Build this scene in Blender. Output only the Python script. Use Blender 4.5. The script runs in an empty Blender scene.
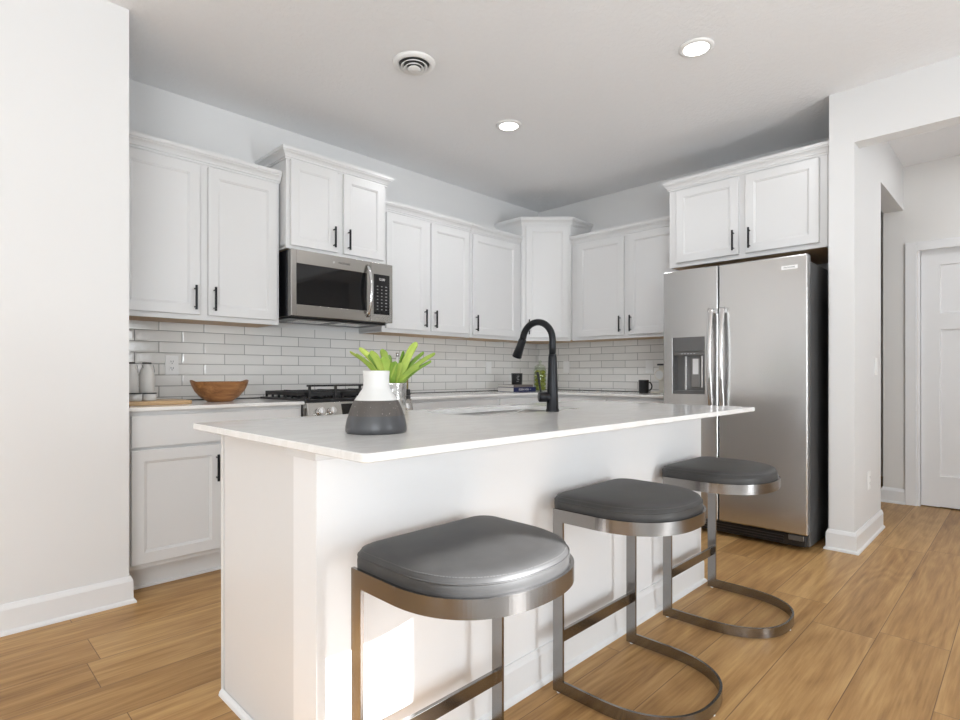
import bpy, bmesh, math, random
from mathutils import Vector, Matrix

R = random.Random(7)
PI = math.pi
SC = bpy.context.scene
COL = SC.collection

# ------------------------------------------------------------------ camera, world, sun, window light, exposure
H = 2.794                                   # ceiling height
FPX, Y0, YAW = 556.47, 374.02, 0.781
cam_d = bpy.data.cameras.new('camera')
cam_d.sensor_width = 36.0
cam_d.sensor_fit = 'HORIZONTAL'
cam_d.lens = FPX * 36.0 / 960.0
cam_d.shift_y = (Y0 - 360.0) / 960.0
cam_d.clip_start = 0.02
cam = bpy.data.objects.new('camera', cam_d)
COL.objects.link(cam)
cam.location = (-4.6412, -3.7265, 1.0769)
cam.rotation_euler = (PI / 2, 0, YAW - PI / 2)
SC.camera = cam

SC.view_settings.view_transform = 'Standard'
SC.view_settings.look = 'None'
SC.view_settings.gamma = 1.0
SC.view_settings.use_curve_mapping = False
SC.view_settings.exposure = 0.10

world = bpy.data.worlds.new('sky')
SC.world = world
world.use_nodes = True
bg = world.node_tree.nodes['Background']
bg.inputs[0].default_value = (0.78, 0.89, 1.0, 1)
bg.inputs[1].default_value = 0.6

sun_d = bpy.data.lights.new('sun', 'SUN')
sun_d.energy = 22.0
sun_d.angle = 0.009
sun_d.color = (0.97, 0.98, 1.0)
sun = bpy.data.objects.new('sun', sun_d)
COL.objects.link(sun)
SUN_DIR = Vector((-0.40, 1.0, -0.42))
sun.location = (0, -9, 8)
sun.rotation_euler = SUN_DIR.to_track_quat('-Z', 'Y').to_euler()


def window_light(name, loc, direction, sx, sy, power, color=(0.92, 0.965, 1.0)):
    d = bpy.data.lights.new(name, 'AREA')
    d.shape = 'RECTANGLE'
    d.size, d.size_y = sx, sy
    d.energy = power
    d.color = color
    o = bpy.data.objects.new(name, d)
    COL.objects.link(o)
    o.location = loc
    o.rotation_euler = Vector(direction).to_track_quat('-Z', 'Z').to_euler()
    return o


PATIO = (-2.76, -2.135, 0.0, 2.186)          # x0 x1 z0 z1 of the glazed opening in the front wall
FRONT = (-8.90, -5.75, 0.70, 2.25)            # unseen window added for soft fill light, under the added porch roof
WEST = [(-5.6, -3.7, 0.45, 2.35), (-3.2, -1.3, 0.45, 2.35)]    # y0 y1 z0 z1 of the windows in the west wall
window_light('patio_daylight', (-2.45, -6.50, 1.1), (0, 1, 0.6), 0.6, 2.1, 72)
window_light('west_daylight', (-10.70, -3.45, 1.45), (1, 0, 0.9), 4.2, 1.9, 75)
window_light('porch_fill_light', (-7.32, -6.50, 1.45), (0, 1, 0.9), 3.1, 1.5, 212)  # fill lamp added at the unseen porch window for softer, more even light


# ------------------------------------------------------------------ materials
def new_mat(name):
    m = bpy.data.materials.new(name)
    m.use_nodes = True
    nt = m.node_tree
    return m, nt, nt.nodes['Principled BSDF']


def N(nt, kind, **kw):
    n = nt.nodes.new(kind)
    for k, v in kw.items():
        if k == 'inp':
            for kk, vv in v.items():
                n.inputs[kk].default_value = vv
        else:
            setattr(n, k, v)
    return n


def L(nt, a, b):
    nt.links.new(a, b)


def M_(nt, op, a, b=None, clamp=False):
    n = N(nt, 'ShaderNodeMath', operation=op, use_clamp=clamp)
    for i, v in enumerate((a, b)):
        if v is None:
            continue
        if isinstance(v, (int, float)):
            n.inputs[i].default_value = v
        else:
            L(nt, v, n.inputs[i])
    return n.outputs[0]


def mix_col(nt, fac, a, b, blend='MIX'):
    n = N(nt, 'ShaderNodeMix', data_type='RGBA', blend_type=blend)
    for s, v in ((0, fac), (6, a), (7, b)):
        if isinstance(v, (int, float)):
            n.inputs[s].default_value = v
        elif isinstance(v, tuple):
            n.inputs[s].default_value = v
        else:
            L(nt, v, n.inputs[s])
    return n.outputs[2]


def obj_co(nt):
    return N(nt, 'ShaderNodeTexCoord').outputs['Object']


def mapping(nt, src, scale=(1, 1, 1), loc=(0, 0, 0)):
    n = N(nt, 'ShaderNodeMapping')
    n.inputs['Scale'].default_value = scale
    n.inputs['Location'].default_value = loc
    L(nt, src, n.inputs[0])
    return n.outputs[0]


def add_bump(nt, bsdf, height, strength=0.2, dist=0.01):
    b = N(nt, 'ShaderNodeBump')
    b.inputs['Strength'].default_value = strength
    b.inputs['Distance'].default_value = dist
    L(nt, height, b.inputs['Height'])
    L(nt, b.outputs[0], bsdf.inputs['Normal'])


def plain(name, col, rough=0.5, metal=0.0, noise=0.03, nscale=40.0, bump=0.0, spec=0.5, coat=0.0):
    """a painted / plastic / metal surface with a faint procedural tone variation"""
    m, nt, b = new_mat(name)
    b.inputs['Roughness'].default_value = rough
    b.inputs['Metallic'].default_value = metal
    b.inputs['Specular IOR Level'].default_value = spec
    b.inputs['Coat Weight'].default_value = coat
    nz = N(nt, 'ShaderNodeTexNoise', inp={'Scale': nscale, 'Detail': 3.0})
    L(nt, obj_co(nt), nz.inputs['Vector'])
    c = tuple(col) + (1,)
    d = tuple(max(0, v * (1 - noise)) for v in col) + (1,)
    L(nt, mix_col(nt, nz.outputs['Fac'], c, d), b.inputs['Base Color'])
    if bump:
        add_bump(nt, b, nz.outputs['Fac'], bump, 0.002)
    return m


def brushed(name, col, rough, axis, scale=260.0, aniso=0.0):
    """brushed metal: noise stretched along one axis"""
    m, nt, b = new_mat(name)
    b.inputs['Metallic'].default_value = 1.0
    sc = [scale] * 3
    sc[axis] = 2.0
    nz = N(nt, 'ShaderNodeTexNoise', inp={'Scale': 1.0, 'Detail': 2.0})
    L(nt, mapping(nt, obj_co(nt), tuple(sc)), nz.inputs['Vector'])
    L(nt, mix_col(nt, nz.outputs['Fac'], tuple(v * 0.985 for v in col) + (1,), tuple(min(1, v * 1.015) for v in col) + (1,)), b.inputs['Base Color'])
    r = N(nt, 'ShaderNodeMapRange', inp={'To Min': rough * 0.93, 'To Max': rough * 1.07})
    L(nt, nz.outputs['Fac'], r.inputs[0])
    L(nt, r.outputs[0], b.inputs['Roughness'])
    add_bump(nt, b, nz.outputs['Fac'], 0.015, 0.0003)
    return m


def wall_mat(name, col, bump=0.05, scale=220.0, rough=0.6):
    m, nt, b = new_mat(name)
    b.inputs['Roughness'].default_value = rough
    b.inputs['Specular IOR Level'].default_value = 0.3
    nz = N(nt, 'ShaderNodeTexNoise', inp={'Scale': scale, 'Detail': 2.0})
    L(nt, obj_co(nt), nz.inputs['Vector'])
    b.inputs['Base Color'].default_value = tuple(col) + (1,)
    add_bump(nt, b, nz.outputs['Fac'], bump, 0.001)
    return m


def ceiling_mat():
    m, nt, b = new_mat('ceiling_knockdown_paint')
    b.inputs['Roughness'].default_value = 0.8
    b.inputs['Specular IOR Level'].default_value = 0.2
    b.inputs['Base Color'].default_value = (0.925, 0.93, 0.94, 1)
    nz = N(nt, 'ShaderNodeTexNoise', inp={'Scale': 42.0, 'Detail': 3.0, 'Roughness': 0.6})
    L(nt, obj_co(nt), nz.inputs['Vector'])
    r = N(nt, 'ShaderNodeMapRange', inp={'From Min': 0.42, 'From Max': 0.6})
    L(nt, nz.outputs['Fac'], r.inputs[0])
    add_bump(nt, b, r.outputs[0], 0.3, 0.003)
    return m


def floor_mat():
    m, nt, b = new_mat('oak_plank_floor')
    co = obj_co(nt)
    sep = N(nt, 'ShaderNodeSeparateXYZ')
    L(nt, co, sep.inputs[0])
    x, y = sep.outputs[0], sep.outputs[1]
    W, LEN = 0.2275, 1.52
    yy = M_(nt, 'DIVIDE', M_(nt, 'ADD', y, 3.276), W)
    row = M_(nt, 'FLOOR', yy)
    fy = M_(nt, 'FRACT', yy)
    wn = N(nt, 'ShaderNodeTexWhiteNoise', noise_dimensions='1D')
    L(nt, row, wn.inputs['W'])
    xx = M_(nt, 'ADD', M_(nt, 'DIVIDE', x, LEN), M_(nt, 'MULTIPLY', wn.outputs[0], 7.3))
    coln = M_(nt, 'FLOOR', xx)
    fx = M_(nt, 'FRACT', xx)
    idv = N(nt, 'ShaderNodeCombineXYZ')
    L(nt, row, idv.inputs[0])
    L(nt, coln, idv.inputs[1])
    wid = N(nt, 'ShaderNodeTexWhiteNoise', noise_dimensions='2D')
    L(nt, idv.outputs[0], wid.inputs['Vector'])
    pid, pcol = wid.outputs['Value'], wid.outputs['Color']
    # grain coordinates, shifted per plank
    sh = N(nt, 'ShaderNodeVectorMath', operation='MULTIPLY')
    sh.inputs[1].default_value = (9.0, 9.0, 9.0)
    L(nt, pcol, sh.inputs[0])
    gv = N(nt, 'ShaderNodeVectorMath', operation='ADD')
    L(nt, co, gv.inputs[0])
    L(nt, sh.outputs[0], gv.inputs[1])
    g = gv.outputs[0]
    fine = N(nt, 'ShaderNodeTexNoise', inp={'Scale': 1.0, 'Detail': 5.0, 'Roughness': 0.65})
    L(nt, mapping(nt, g, (4.0, 85.0, 5.0)), fine.inputs['Vector'])
    broad = N(nt, 'ShaderNodeTexNoise', inp={'Scale': 1.0, 'Detail': 4.0, 'Roughness': 0.55, 'Distortion': 1.2})
    L(nt, mapping(nt, g, (1.1, 13.0, 4.0)), broad.inputs['Vector'])
    ring = N(nt, 'ShaderNodeTexNoise', inp={'Scale': 1.0, 'Detail': 1.0, 'Distortion': 0.4})
    L(nt, mapping(nt, g, (0.9, 4.5, 3.0)), ring.inputs['Vector'])
    rings = M_(nt, 'PINGPONG', M_(nt, 'MULTIPLY', ring.outputs['Fac'], 9.0), 0.5)
    ramp = N(nt, 'ShaderNodeValToRGB')
    ramp.color_ramp.elements[0].position = 0.27
    ramp.color_ramp.elements[0].color = (0.235, 0.117, 0.040, 1)
    ramp.color_ramp.elements[1].position = 0.66
    ramp.color_ramp.elements[1].color = (0.60, 0.372, 0.158, 1)
    e = ramp.color_ramp.elements.new(0.46)
    e.color = (0.425, 0.238, 0.090, 1)
    t = M_(nt, 'ADD', M_(nt, 'MULTIPLY', broad.outputs['Fac'], 0.50), M_(nt, 'MULTIPLY', fine.outputs['Fac'], 0.40))
    t = M_(nt, 'ADD', t, M_(nt, 'MULTIPLY', rings, 0.15))
    t = M_(nt, 'ADD', t, M_(nt, 'MULTIPLY', M_(nt, 'SUBTRACT', pid, 0.5), 0.16))
    L(nt, t, ramp.inputs[0])
    # seams
    ey = M_(nt, 'MULTIPLY', M_(nt, 'MINIMUM', fy, M_(nt, 'SUBTRACT', 1.0, fy)), W)
    ex = M_(nt, 'MULTIPLY', M_(nt, 'MINIMUM', fx, M_(nt, 'SUBTRACT', 1.0, fx)), LEN)
    ed = M_(nt, 'MINIMUM', ex, ey)
    sm = N(nt, 'ShaderNodeMapRange', inp={'From Min': 0.0004, 'From Max': 0.0022})
    L(nt, ed, sm.inputs[0])
    colr = mix_col(nt, sm.outputs[0], (0.17, 0.095, 0.045, 1), ramp.outputs[0])
    L(nt, colr, b.inputs['Base Color'])
    b.inputs['Roughness'].default_value = 0.38
    b.inputs['Specular IOR Level'].default_value = 0.22
    hgt = M_(nt, 'ADD', M_(nt, 'MULTIPLY', sm.outputs[0], 1.0), M_(nt, 'MULTIPLY', fine.outputs['Fac'], 0.15))
    add_bump(nt, b, hgt, 0.25, 0.0015)
    return m


def tile_mat():
    """hand-glazed 10 x 2.5 inch subway tile in running bond, on a UV map in metres"""
    m, nt, b = new_mat('glazed_subway_tile')
    uv = N(nt, 'ShaderNodeTexCoord').outputs['UV']
    sep = N(nt, 'ShaderNodeSeparateXYZ')
    L(nt, uv, sep.inputs[0])
    W, HH = 0.2555, 0.0667
    vv = M_(nt, 'DIVIDE', M_(nt, 'SUBTRACT', sep.outputs[1], 0.938), HH)
    row = M_(nt, 'FLOOR', vv)
    fv = M_(nt, 'FRACT', vv)
    half = M_(nt, 'MULTIPLY', M_(nt, 'MODULO', M_(nt, 'ADD', row, 20.0), 2.0), 0.5)
    uu = M_(nt, 'ADD', M_(nt, 'DIVIDE', sep.outputs[0], W), half)
    coln = M_(nt, 'FLOOR', uu)
    fu = M_(nt, 'FRACT', uu)
    eu = M_(nt, 'MULTIPLY', M_(nt, 'MINIMUM', fu, M_(nt, 'SUBTRACT', 1.0, fu)), W)
    ev = M_(nt, 'MULTIPLY', M_(nt, 'MINIMUM', fv, M_(nt, 'SUBTRACT', 1.0, fv)), HH)
    ed = M_(nt, 'MINIMUM', eu, ev)
    sm = N(nt, 'ShaderNodeMapRange', inp={'From Min': 0.0012, 'From Max': 0.003})
    L(nt, ed, sm.inputs[0])
    pil = N(nt, 'ShaderNodeMapRange', inp={'From Min': 0.0, 'From Max': 0.012})
    L(nt, ed, pil.inputs[0])
    idv = N(nt, 'ShaderNodeCombineXYZ')
    L(nt, row, idv.inputs[0])
    L(nt, coln, idv.inputs[1])
    wid = N(nt, 'ShaderNodeTexWhiteNoise', noise_dimensions='2D')
    L(nt, idv.outputs[0], wid.inputs['Vector'])
    tile = mix_col(nt, wid.outputs['Value'], (0.81, 0.80, 0.775, 1), (0.89, 0.88, 0.855, 1))
    L(nt, mix_col(nt, sm.outputs[0], (0.30, 0.295, 0.285, 1), tile), b.inputs['Base Color'])
    r = N(nt, 'ShaderNodeMapRange', inp={'To Min': 0.7, 'To Max': 0.12})
    L(nt, sm.outputs[0], r.inputs[0])
    L(nt, r.outputs[0], b.inputs['Roughness'])
    nz = N(nt, 'ShaderNodeTexNoise', inp={'Scale': 38.0, 'Detail': 2.0})
    L(nt, uv, nz.inputs['Vector'])
    hgt = M_(nt, 'ADD', pil.outputs[0], M_(nt, 'MULTIPLY', nz.outputs['Fac'], 0.55))
    hgt = M_(nt, 'ADD', hgt, M_(nt, 'MULTIPLY', wid.outputs['Value'], 0.1))
    add_bump(nt, b, hgt, 0.5, 0.0018)
    return m


def quartz_mat():
    m, nt, b = new_mat('white_quartz')
    co = obj_co(nt)
    n1 = N(nt, 'ShaderNodeTexNoise', inp={'Scale': 5.0, 'Detail': 6.0, 'Roughness': 0.6, 'Distortion': 1.5})
    L(nt, mapping(nt, co, (1.0, 2.2, 1.0)), n1.inputs['Vector'])
    n2 = N(nt, 'ShaderNodeTexNoise', inp={'Scale': 160.0, 'Detail': 2.0})
    L(nt, co, n2.inputs['Vector'])
    vein = N(nt, 'ShaderNodeMapRange', inp={'From Min': 0.47, 'From Max': 0.56})
    L(nt, n1.outputs['Fac'], vein.inputs[0])
    base = mix_col(nt, vein.outputs[0], (0.83, 0.822, 0.803, 1), (0.87, 0.865, 0.85, 1))
    sp = N(nt, 'ShaderNodeMapRange', inp={'From Min': 0.55, 'From Max': 0.8, 'To Max': 0.35})
    L(nt, n2.outputs['Fac'], sp.inputs[0])
    L(nt, mix_col(nt, sp.outputs[0], base, (0.78, 0.77, 0.755, 1)), b.inputs['Base Color'])
    b.inputs['Roughness'].default_value = 0.1
    return m


def wood_mat(name, light, dark, axis=0, rough=0.45, scale=1.0):
    m, nt, b = new_mat(name)
    sc = [38.0 * scale] * 3
    sc[axis] = 4.0 * scale
    nz = N(nt, 'ShaderNodeTexNoise', inp={'Scale': 1.0, 'Detail': 5.0, 'Roughness': 0.6, 'Distortion': 0.8})
    L(nt, mapping(nt, obj_co(nt), tuple(sc)), nz.inputs['Vector'])
    rp = N(nt, 'ShaderNodeMapRange', inp={'From Min': 0.3, 'From Max': 0.7})
    L(nt, nz.outputs['Fac'], rp.inputs[0])
    L(nt, mix_col(nt, rp.outputs[0], tuple(dark) + (1,), tuple(light) + (1,)), b.inputs['Base Color'])
    b.inputs['Roughness'].default_value = rough
    add_bump(nt, b, nz.outputs['Fac'], 0.08, 0.001)
    return m


def leather_mat():
    m, nt, b = new_mat('charcoal_leather')
    co = obj_co(nt)
    n1 = N(nt, 'ShaderNodeTexNoise', inp={'Scale': 9.0, 'Detail': 5.0, 'Roughness': 0.65})
    L(nt, co, n1.inputs['Vector'])
    L(nt, mix_col(nt, n1.outputs['Fac'], (0.026, 0.0255, 0.025, 1), (0.066, 0.0645, 0.0635, 1)), b.inputs['Base Color'])
    b.inputs['Roughness'].default_value = 0.5
    v = N(nt, 'ShaderNodeTexVoronoi', inp={'Scale': 420.0})
    L(nt, co, v.inputs['Vector'])
    add_bump(nt, b, v.outputs['Distance'], 0.12, 0.0008)
    return m


def glass_mat(name, tint=(1, 1, 1), rough=0.0):
    m, nt, b = new_mat(name)
    nt.nodes.remove(b)
    out = nt.nodes['Material Output']
    tr = N(nt, 'ShaderNodeBsdfTransparent')
    tr.inputs[0].default_value = tuple(tint) + (1,)
    gl = N(nt, 'ShaderNodeBsdfGlossy')
    gl.inputs['Roughness'].default_value = rough
    lw = N(nt, 'ShaderNodeLayerWeight', inp={'Blend': 0.5})
    fr = M_(nt, 'ADD', M_(nt, 'MULTIPLY', M_(nt, 'POWER', lw.outputs['Facing'], 4.0), 0.6), 0.04, True)
    mx = N(nt, 'ShaderNodeMixShader')
    L(nt, fr, mx.inputs[0])
    L(nt, tr.outputs[0], mx.inputs[1])
    L(nt, gl.outputs[0], mx.inputs[2])
    L(nt, mx.outputs[0], out.inputs[0])
    return m


def lamp_mat():
    m, nt, b = new_mat('lamp_lens')
    b.inputs['Base Color'].default_value = (0.9, 0.9, 0.88, 1)
    b.inputs['Emission Color'].default_value = (1.0, 0.98, 0.94, 1)
    b.inputs['Emission Strength'].default_value = 6.0
    return m


def leaf_mat():
    m, nt, b = new_mat('fresh_leaf')
    nz = N(nt, 'ShaderNodeTexNoise', inp={'Scale': 22.0, 'Detail': 3.0})
    L(nt, obj_co(nt), nz.inputs['Vector'])
    oi_ = N(nt, 'ShaderNodeObjectInfo')
    f = M_(nt, 'ADD', M_(nt, 'MULTIPLY', nz.outputs['Fac'], 0.6), M_(nt, 'MULTIPLY', M_(nt, 'SUBTRACT', oi_.outputs['Random'], 0.3), 0.75), True)
    L(nt, mix_col(nt, f, (0.15, 0.33, 0.03, 1), (0.64, 0.74, 0.17, 1)), b.inputs['Base Color'])
    b.inputs['Roughness'].default_value = 0.4
    b.inputs['Subsurface Weight'].default_value = 0.25
    b.inputs['Subsurface Radius'].default_value = (0.01, 0.015, 0.004)
    return m


def speckle_mat():
    m, nt, b = new_mat('speckled_brown_glaze')
    nz = N(nt, 'ShaderNodeTexNoise', inp={'Scale': 210.0, 'Detail': 2.0})
    L(nt, obj_co(nt), nz.inputs['Vector'])
    r = N(nt, 'ShaderNodeMapRange', inp={'From Min': 0.66, 'From Max': 0.76})
    L(nt, nz.outputs['Fac'], r.inputs[0])
    L(nt, mix_col(nt, r.outputs[0], (0.085, 0.074, 0.067, 1), (0.34, 0.31, 0.28, 1)), b.inputs['Base Color'])
    b.inputs['Roughness'].default_value = 0.45
    return m


WALL = wall_mat('wall_paint', (0.79, 0.79, 0.787))
CEIL = ceiling_mat()
FLOOR = floor_mat()
TRIM = plain('trim_paint', (0.84, 0.845, 0.85), 0.35, noise=0.01)
CAB = plain('cabinet_paint', (0.75, 0.75, 0.748), 0.32, noise=0.01)
TOE = plain('toe_kick_paint', (0.78, 0.78, 0.78), 0.4, noise=0.01)
MAPLE = wood_mat('maple_underside', (0.60, 0.41, 0.24), (0.50, 0.33, 0.18), 0, 0.5)
BLACKM = plain('black_metal', (0.014, 0.015, 0.018), 0.28, 0.6, noise=0.1)
BLACKP = plain('black_plastic', (0.014, 0.014, 0.015), 0.3, noise=0.1)
BLACKG = plain('black_glass', (0.006, 0.006, 0.007), 0.04, noise=0.0)
IRON = plain('cast_iron', (0.02, 0.02, 0.021), 0.55, noise=0.3, bump=0.2)
TILE = tile_mat()
QUARTZ = quartz_mat()
STEEL_H = brushed('stainless_fridge', (0.60, 0.597, 0.592), 0.24, 1, 900.0)
STEEL_X = brushed('stainless_range', (0.46, 0.445, 0.42), 0.2, 0, 900.0)
CHROME = plain('bright_steel', (0.72, 0.72, 0.72), 0.14, 1.0, noise=0.02)
SINKM = brushed('sink_steel', (0.34, 0.335, 0.325), 0.3, 0, 900.0)
DKSTEEL = plain('dark_steel_case', (0.15, 0.15, 0.152), 0.35, 0.5, noise=0.1)
DISP = plain('dispenser_plastic', (0.17, 0.17, 0.17), 0.3, 0.6, noise=0.05)
STOOLM = plain('brushed_gunmetal', (0.31, 0.30, 0.292), 0.22, 1.0, noise=0.06, nscale=60)
LEATHER = leather_mat()
THREAD = plain('seam_thread', (0.14, 0.137, 0.135), 0.8)
PLATE = plain('white_plastic', (0.91, 0.91, 0.90), 0.3, noise=0.0)
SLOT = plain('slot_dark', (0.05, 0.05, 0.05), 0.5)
LAMP = lamp_mat()
GREYGLAZE = plain('grey_glaze', (0.07, 0.072, 0.078), 0.34, noise=0.15)
BROWNGLAZE = speckle_mat()
WHITEGLAZE = plain('white_ceramic', (0.72, 0.72, 0.705), 0.4, noise=0.03)
CREAM = plain('cream_enamel', (0.72, 0.68, 0.60), 0.35, noise=0.02)
STONEWARE = plain('pale_stoneware', (0.78, 0.765, 0.735), 0.55, noise=0.06)
LEAF = leaf_mat()
GALV = plain('hammered_silver', (0.70, 0.70, 0.69), 0.2, 1.0, noise=0.15, nscale=60, bump=1.0)
SOIL = plain('soil', (0.05, 0.035, 0.025), 0.9, noise=0.4)
BOWLW = wood_mat('acacia_wood', (0.46, 0.215, 0.075), (0.20, 0.078, 0.026), 0, 0.35, 1.1)
BOARDW = wood_mat('board_wood', (0.66, 0.45, 0.25), (0.52, 0.33, 0.165), 0, 0.45, 0.8)
GLASS = glass_mat('clear_glass')
JARGLASS = glass_mat('jar_glass', (0.93, 0.96, 0.90), 0.02)
LIMEM = plain('lime_skin', (0.34, 0.36, 0.035), 0.4, noise=0.35, nscale=25)
PAPER = plain('page_paper', (0.80, 0.78, 0.74), 0.8, noise=0.08, nscale=300)
NAVY = plain('navy_cover', (0.007, 0.012, 0.075), 0.45)
GREYCOV = plain('taupe_cover', (0.20, 0.17, 0.15), 0.5)
WHITEINK = plain('white_ink', (0.85, 0.85, 0.85), 0.6)
GREYINK = plain('grey_ink', (0.42, 0.42, 0.42), 0.6)
KEYINK = plain('key_ink', (0.24, 0.24, 0.24), 0.6)
OIL = plain('amber_bottle', (0.30, 0.24, 0.10), 0.1, noise=0.1)
HALLW = wall_mat('hall_wall_paint', (0.80, 0.79, 0.77))


# ------------------------------------------------------------------ geometry helpers
class Fr:
    """a local frame: u to the right, v up, n out of the face"""
    def __init__(s, o, U, Nn):
        s.o, s.U, s.N = Vector(o), Vector(U).normalized(), Vector(Nn).normalized()
        s.V = Vector((0, 0, 1))

    def p(s, u, v, n):
        return s.o + s.U * u + s.V * v + s.N * n


FA = Fr((0, 0, 0), (1, 0, 0), (0, -1, 0))      # back wall: u = x, n = -y
FB = Fr((0, 0, 0), (0, -1, 0), (-1, 0, 0))     # right wall: u = -y, n = -x


def hexa(bm, pts, bev=0.0, seg=2):
    vs = [bm.verts.new(p) for p in pts]
    f = [(0, 3, 2, 1), (4, 5, 6, 7), (0, 1, 5, 4), (1, 2, 6, 5), (2, 3, 7, 6), (3, 0, 4, 7)]
    fs = [bm.faces.new([vs[i] for i in q]) for q in f]
    if bev > 0:
        es = list({e for fc in fs for e in fc.edges})
        bmesh.ops.bevel(bm, geom=es, offset=bev, segments=seg, affect='EDGES', profile=0.5)


def box(bm, x0, x1, y0, y1, z0, z1, bev=0.0, seg=2):
    hexa(bm, [Vector(p) for p in ((x0, y0, z0), (x1, y0, z0), (x1, y1, z0), (x0, y1, z0),
                                  (x0, y0, z1), (x1, y0, z1), (x1, y1, z1), (x0, y1, z1))], bev, seg)


def fbox(bm, F, u0, u1, v0, v1, n0, n1, bev=0.0, seg=2):
    q = [(u0, n1), (u1, n1), (u1, n0), (u0, n0)]
    hexa(bm, [F.p(u, v0, n) for u, n in q] + [F.p(u, v1, n) for u, n in q], bev, seg)


def loft(bm, loops, closed=True, cap0=True, cap1=True, smooth=False):
    rings = [[bm.verts.new(p) for p in lp] for lp in loops]
    n = len(rings[0])
    for a, b in zip(rings, rings[1:]):
        for i in range(n if closed else n - 1):
            j = (i + 1) % n
            f = bm.faces.new((a[i], a[j], b[j], b[i]))
            f.smooth = smooth
    if cap0:
        bm.faces.new(list(reversed(rings[0])))
    if cap1:
        bm.faces.new(rings[-1])
    return rings


def lathe(bm, prof, c=(0, 0, 0), seg=40, smooth=True, cap0=True, cap1=True, mats=None):
    loops = []
    for r, z in prof:
        loops.append([Vector((c[0] + r * math.cos(2 * PI * i / seg), c[1] + r * math.sin(2 * PI * i / seg), c[2] + z)) for i in range(seg)])
    base = len(bm.faces)
    loft(bm, loops, True, cap0, cap1, smooth)
    if mats:
        bm.faces.ensure_lookup_table()
        for k, mi in enumerate(mats):
            for i in range(seg):
                bm.faces[base + k * seg + i].material_index = mi


def tube(bm, pts, r, seg=10, cap=True, smooth=True):
    pts = [Vector(p) for p in pts]
    rr = r if isinstance(r, (list, tuple)) else [r] * len(pts)
    loops = []
    prev = None
    for i, p in enumerate(pts):
        t = (pts[min(i + 1, len(pts) - 1)] - pts[max(i - 1, 0)]).normalized()
        if prev is None:
            a = Vector((0, 0, 1)) if abs(t.z) < 0.9 else Vector((1, 0, 0))
            nrm = (a - t * a.dot(t)).normalized()
        else:
            nrm = (prev - t * prev.dot(t)).normalized()
        prev = nrm
        b = t.cross(nrm)
        loops.append([p + (nrm * math.cos(2 * PI * k / seg) + b * math.sin(2 * PI * k / seg)) * rr[i] for k in range(seg)])
    loft(bm, loops, True, cap, cap, smooth)


def cyl(bm, p0, p1, r, seg=24, smooth=True):
    tube(bm, [p0, p1], r, seg, True, smooth)


def sphere(bm, c, r, sx=1, sy=1, sz=1, u=16, v=10):
    M = Matrix.Translation(Vector(c)) @ Matrix.Diagonal((sx * r, sy * r, sz * r, 1))
    res = bmesh.ops.create_uvsphere(bm, u_segments=u, v_segments=v, radius=1.0, matrix=M)
    for vtx in res['verts']:
        for f in vtx.link_faces:
            f.smooth = True


def miter_path(path, off):
    """offset a 2d polyline to its right-hand side"""
    P = [Vector(p) for p in path]
    out = []
    nr = []
    for a, b in zip(P, P[1:]):
        d = (b - a).normalized()
        nr.append(Vector((d.y, -d.x)))
    for i, p in enumerate(P):
        if i == 0:
            m = nr[0]
        elif i == len(P) - 1:
            m = nr[-1]
        else:
            m = (nr[i - 1] + nr[i])
            m = m / m.length
            m = m / max(0.2, m.dot(nr[i]))
        out.append(p + m * off)
    return out


def molding(bm, path, prof):
    """sweep a closed profile [(out, z)] along a 2d path with mitred corners"""
    cols = [miter_path(path, o) for o, z in prof]
    loops = []
    for k in range(len(path)):
        loops.append([Vector((cols[j][k].x, cols[j][k].y, prof[j][1])) for j in range(len(prof))])
    loft(bm, loops)


def rrect(x0, x1, y0, y1, r, n=6):
    pts = []
    for cx, cy, a in ((x1 - r, y1 - r, 0), (x0 + r, y1 - r, PI / 2), (x0 + r, y0 + r, PI), (x1 - r, y0 + r, 3 * PI / 2)):
        for i in range(n + 1):
            t = a + PI / 2 * i / n
            pts.append((cx + r * math.cos(t), cy + r * math.sin(t)))
    return pts


ROOTS = {}


def root_loc(o):
    while o.parent is not None:
        o = o.parent
    return o.location.copy()


def obj(name, bm, mat, parent=None, loc=None, label=None):
    """link a bmesh built in world coordinates as ONE mesh object"""
    base = root_loc(parent) if parent is not None else Vector(loc or (0, 0, 0))
    bmesh.ops.recalc_face_normals(bm, faces=bm.faces)
    bmesh.ops.translate(bm, verts=bm.verts, vec=-base)
    me = bpy.data.meshes.new(name)
    bm.to_mesh(me)
    bm.free()
    o = bpy.data.objects.new(name, me)
    for m in (mat if isinstance(mat, (list, tuple)) else [mat]):
        me.materials.append(m)
    COL.objects.link(o)
    if parent is not None:
        o.parent = parent
    else:
        o.location = base
    if label:
        o['label'] = label
    return o


def thing(name, label, cat, loc, group=None):
    e = bpy.data.objects.new(name, None)
    e.empty_display_size = 0.1
    COL.objects.link(e)
    e.location = loc
    tag(e, label, cat, group)
    return e


def tag(o, label, cat, group=None):
    o['label'] = label
    o['category'] = cat
    if group:
        o['group'] = group
    return o


def struct(name, bm, mat, parent=None):
    o = obj(name, bm, mat, parent)
    if parent is None:
        o['kind'] = 'structure'
    return o


def copy_tree(o, parent=None):
    c = o.copy()
    COL.objects.link(c)
    if parent is not None:
        c.parent = parent
    for ch in list(o.children):
        copy_tree(ch, c)
    return c


def B():
    return bmesh.new()


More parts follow.
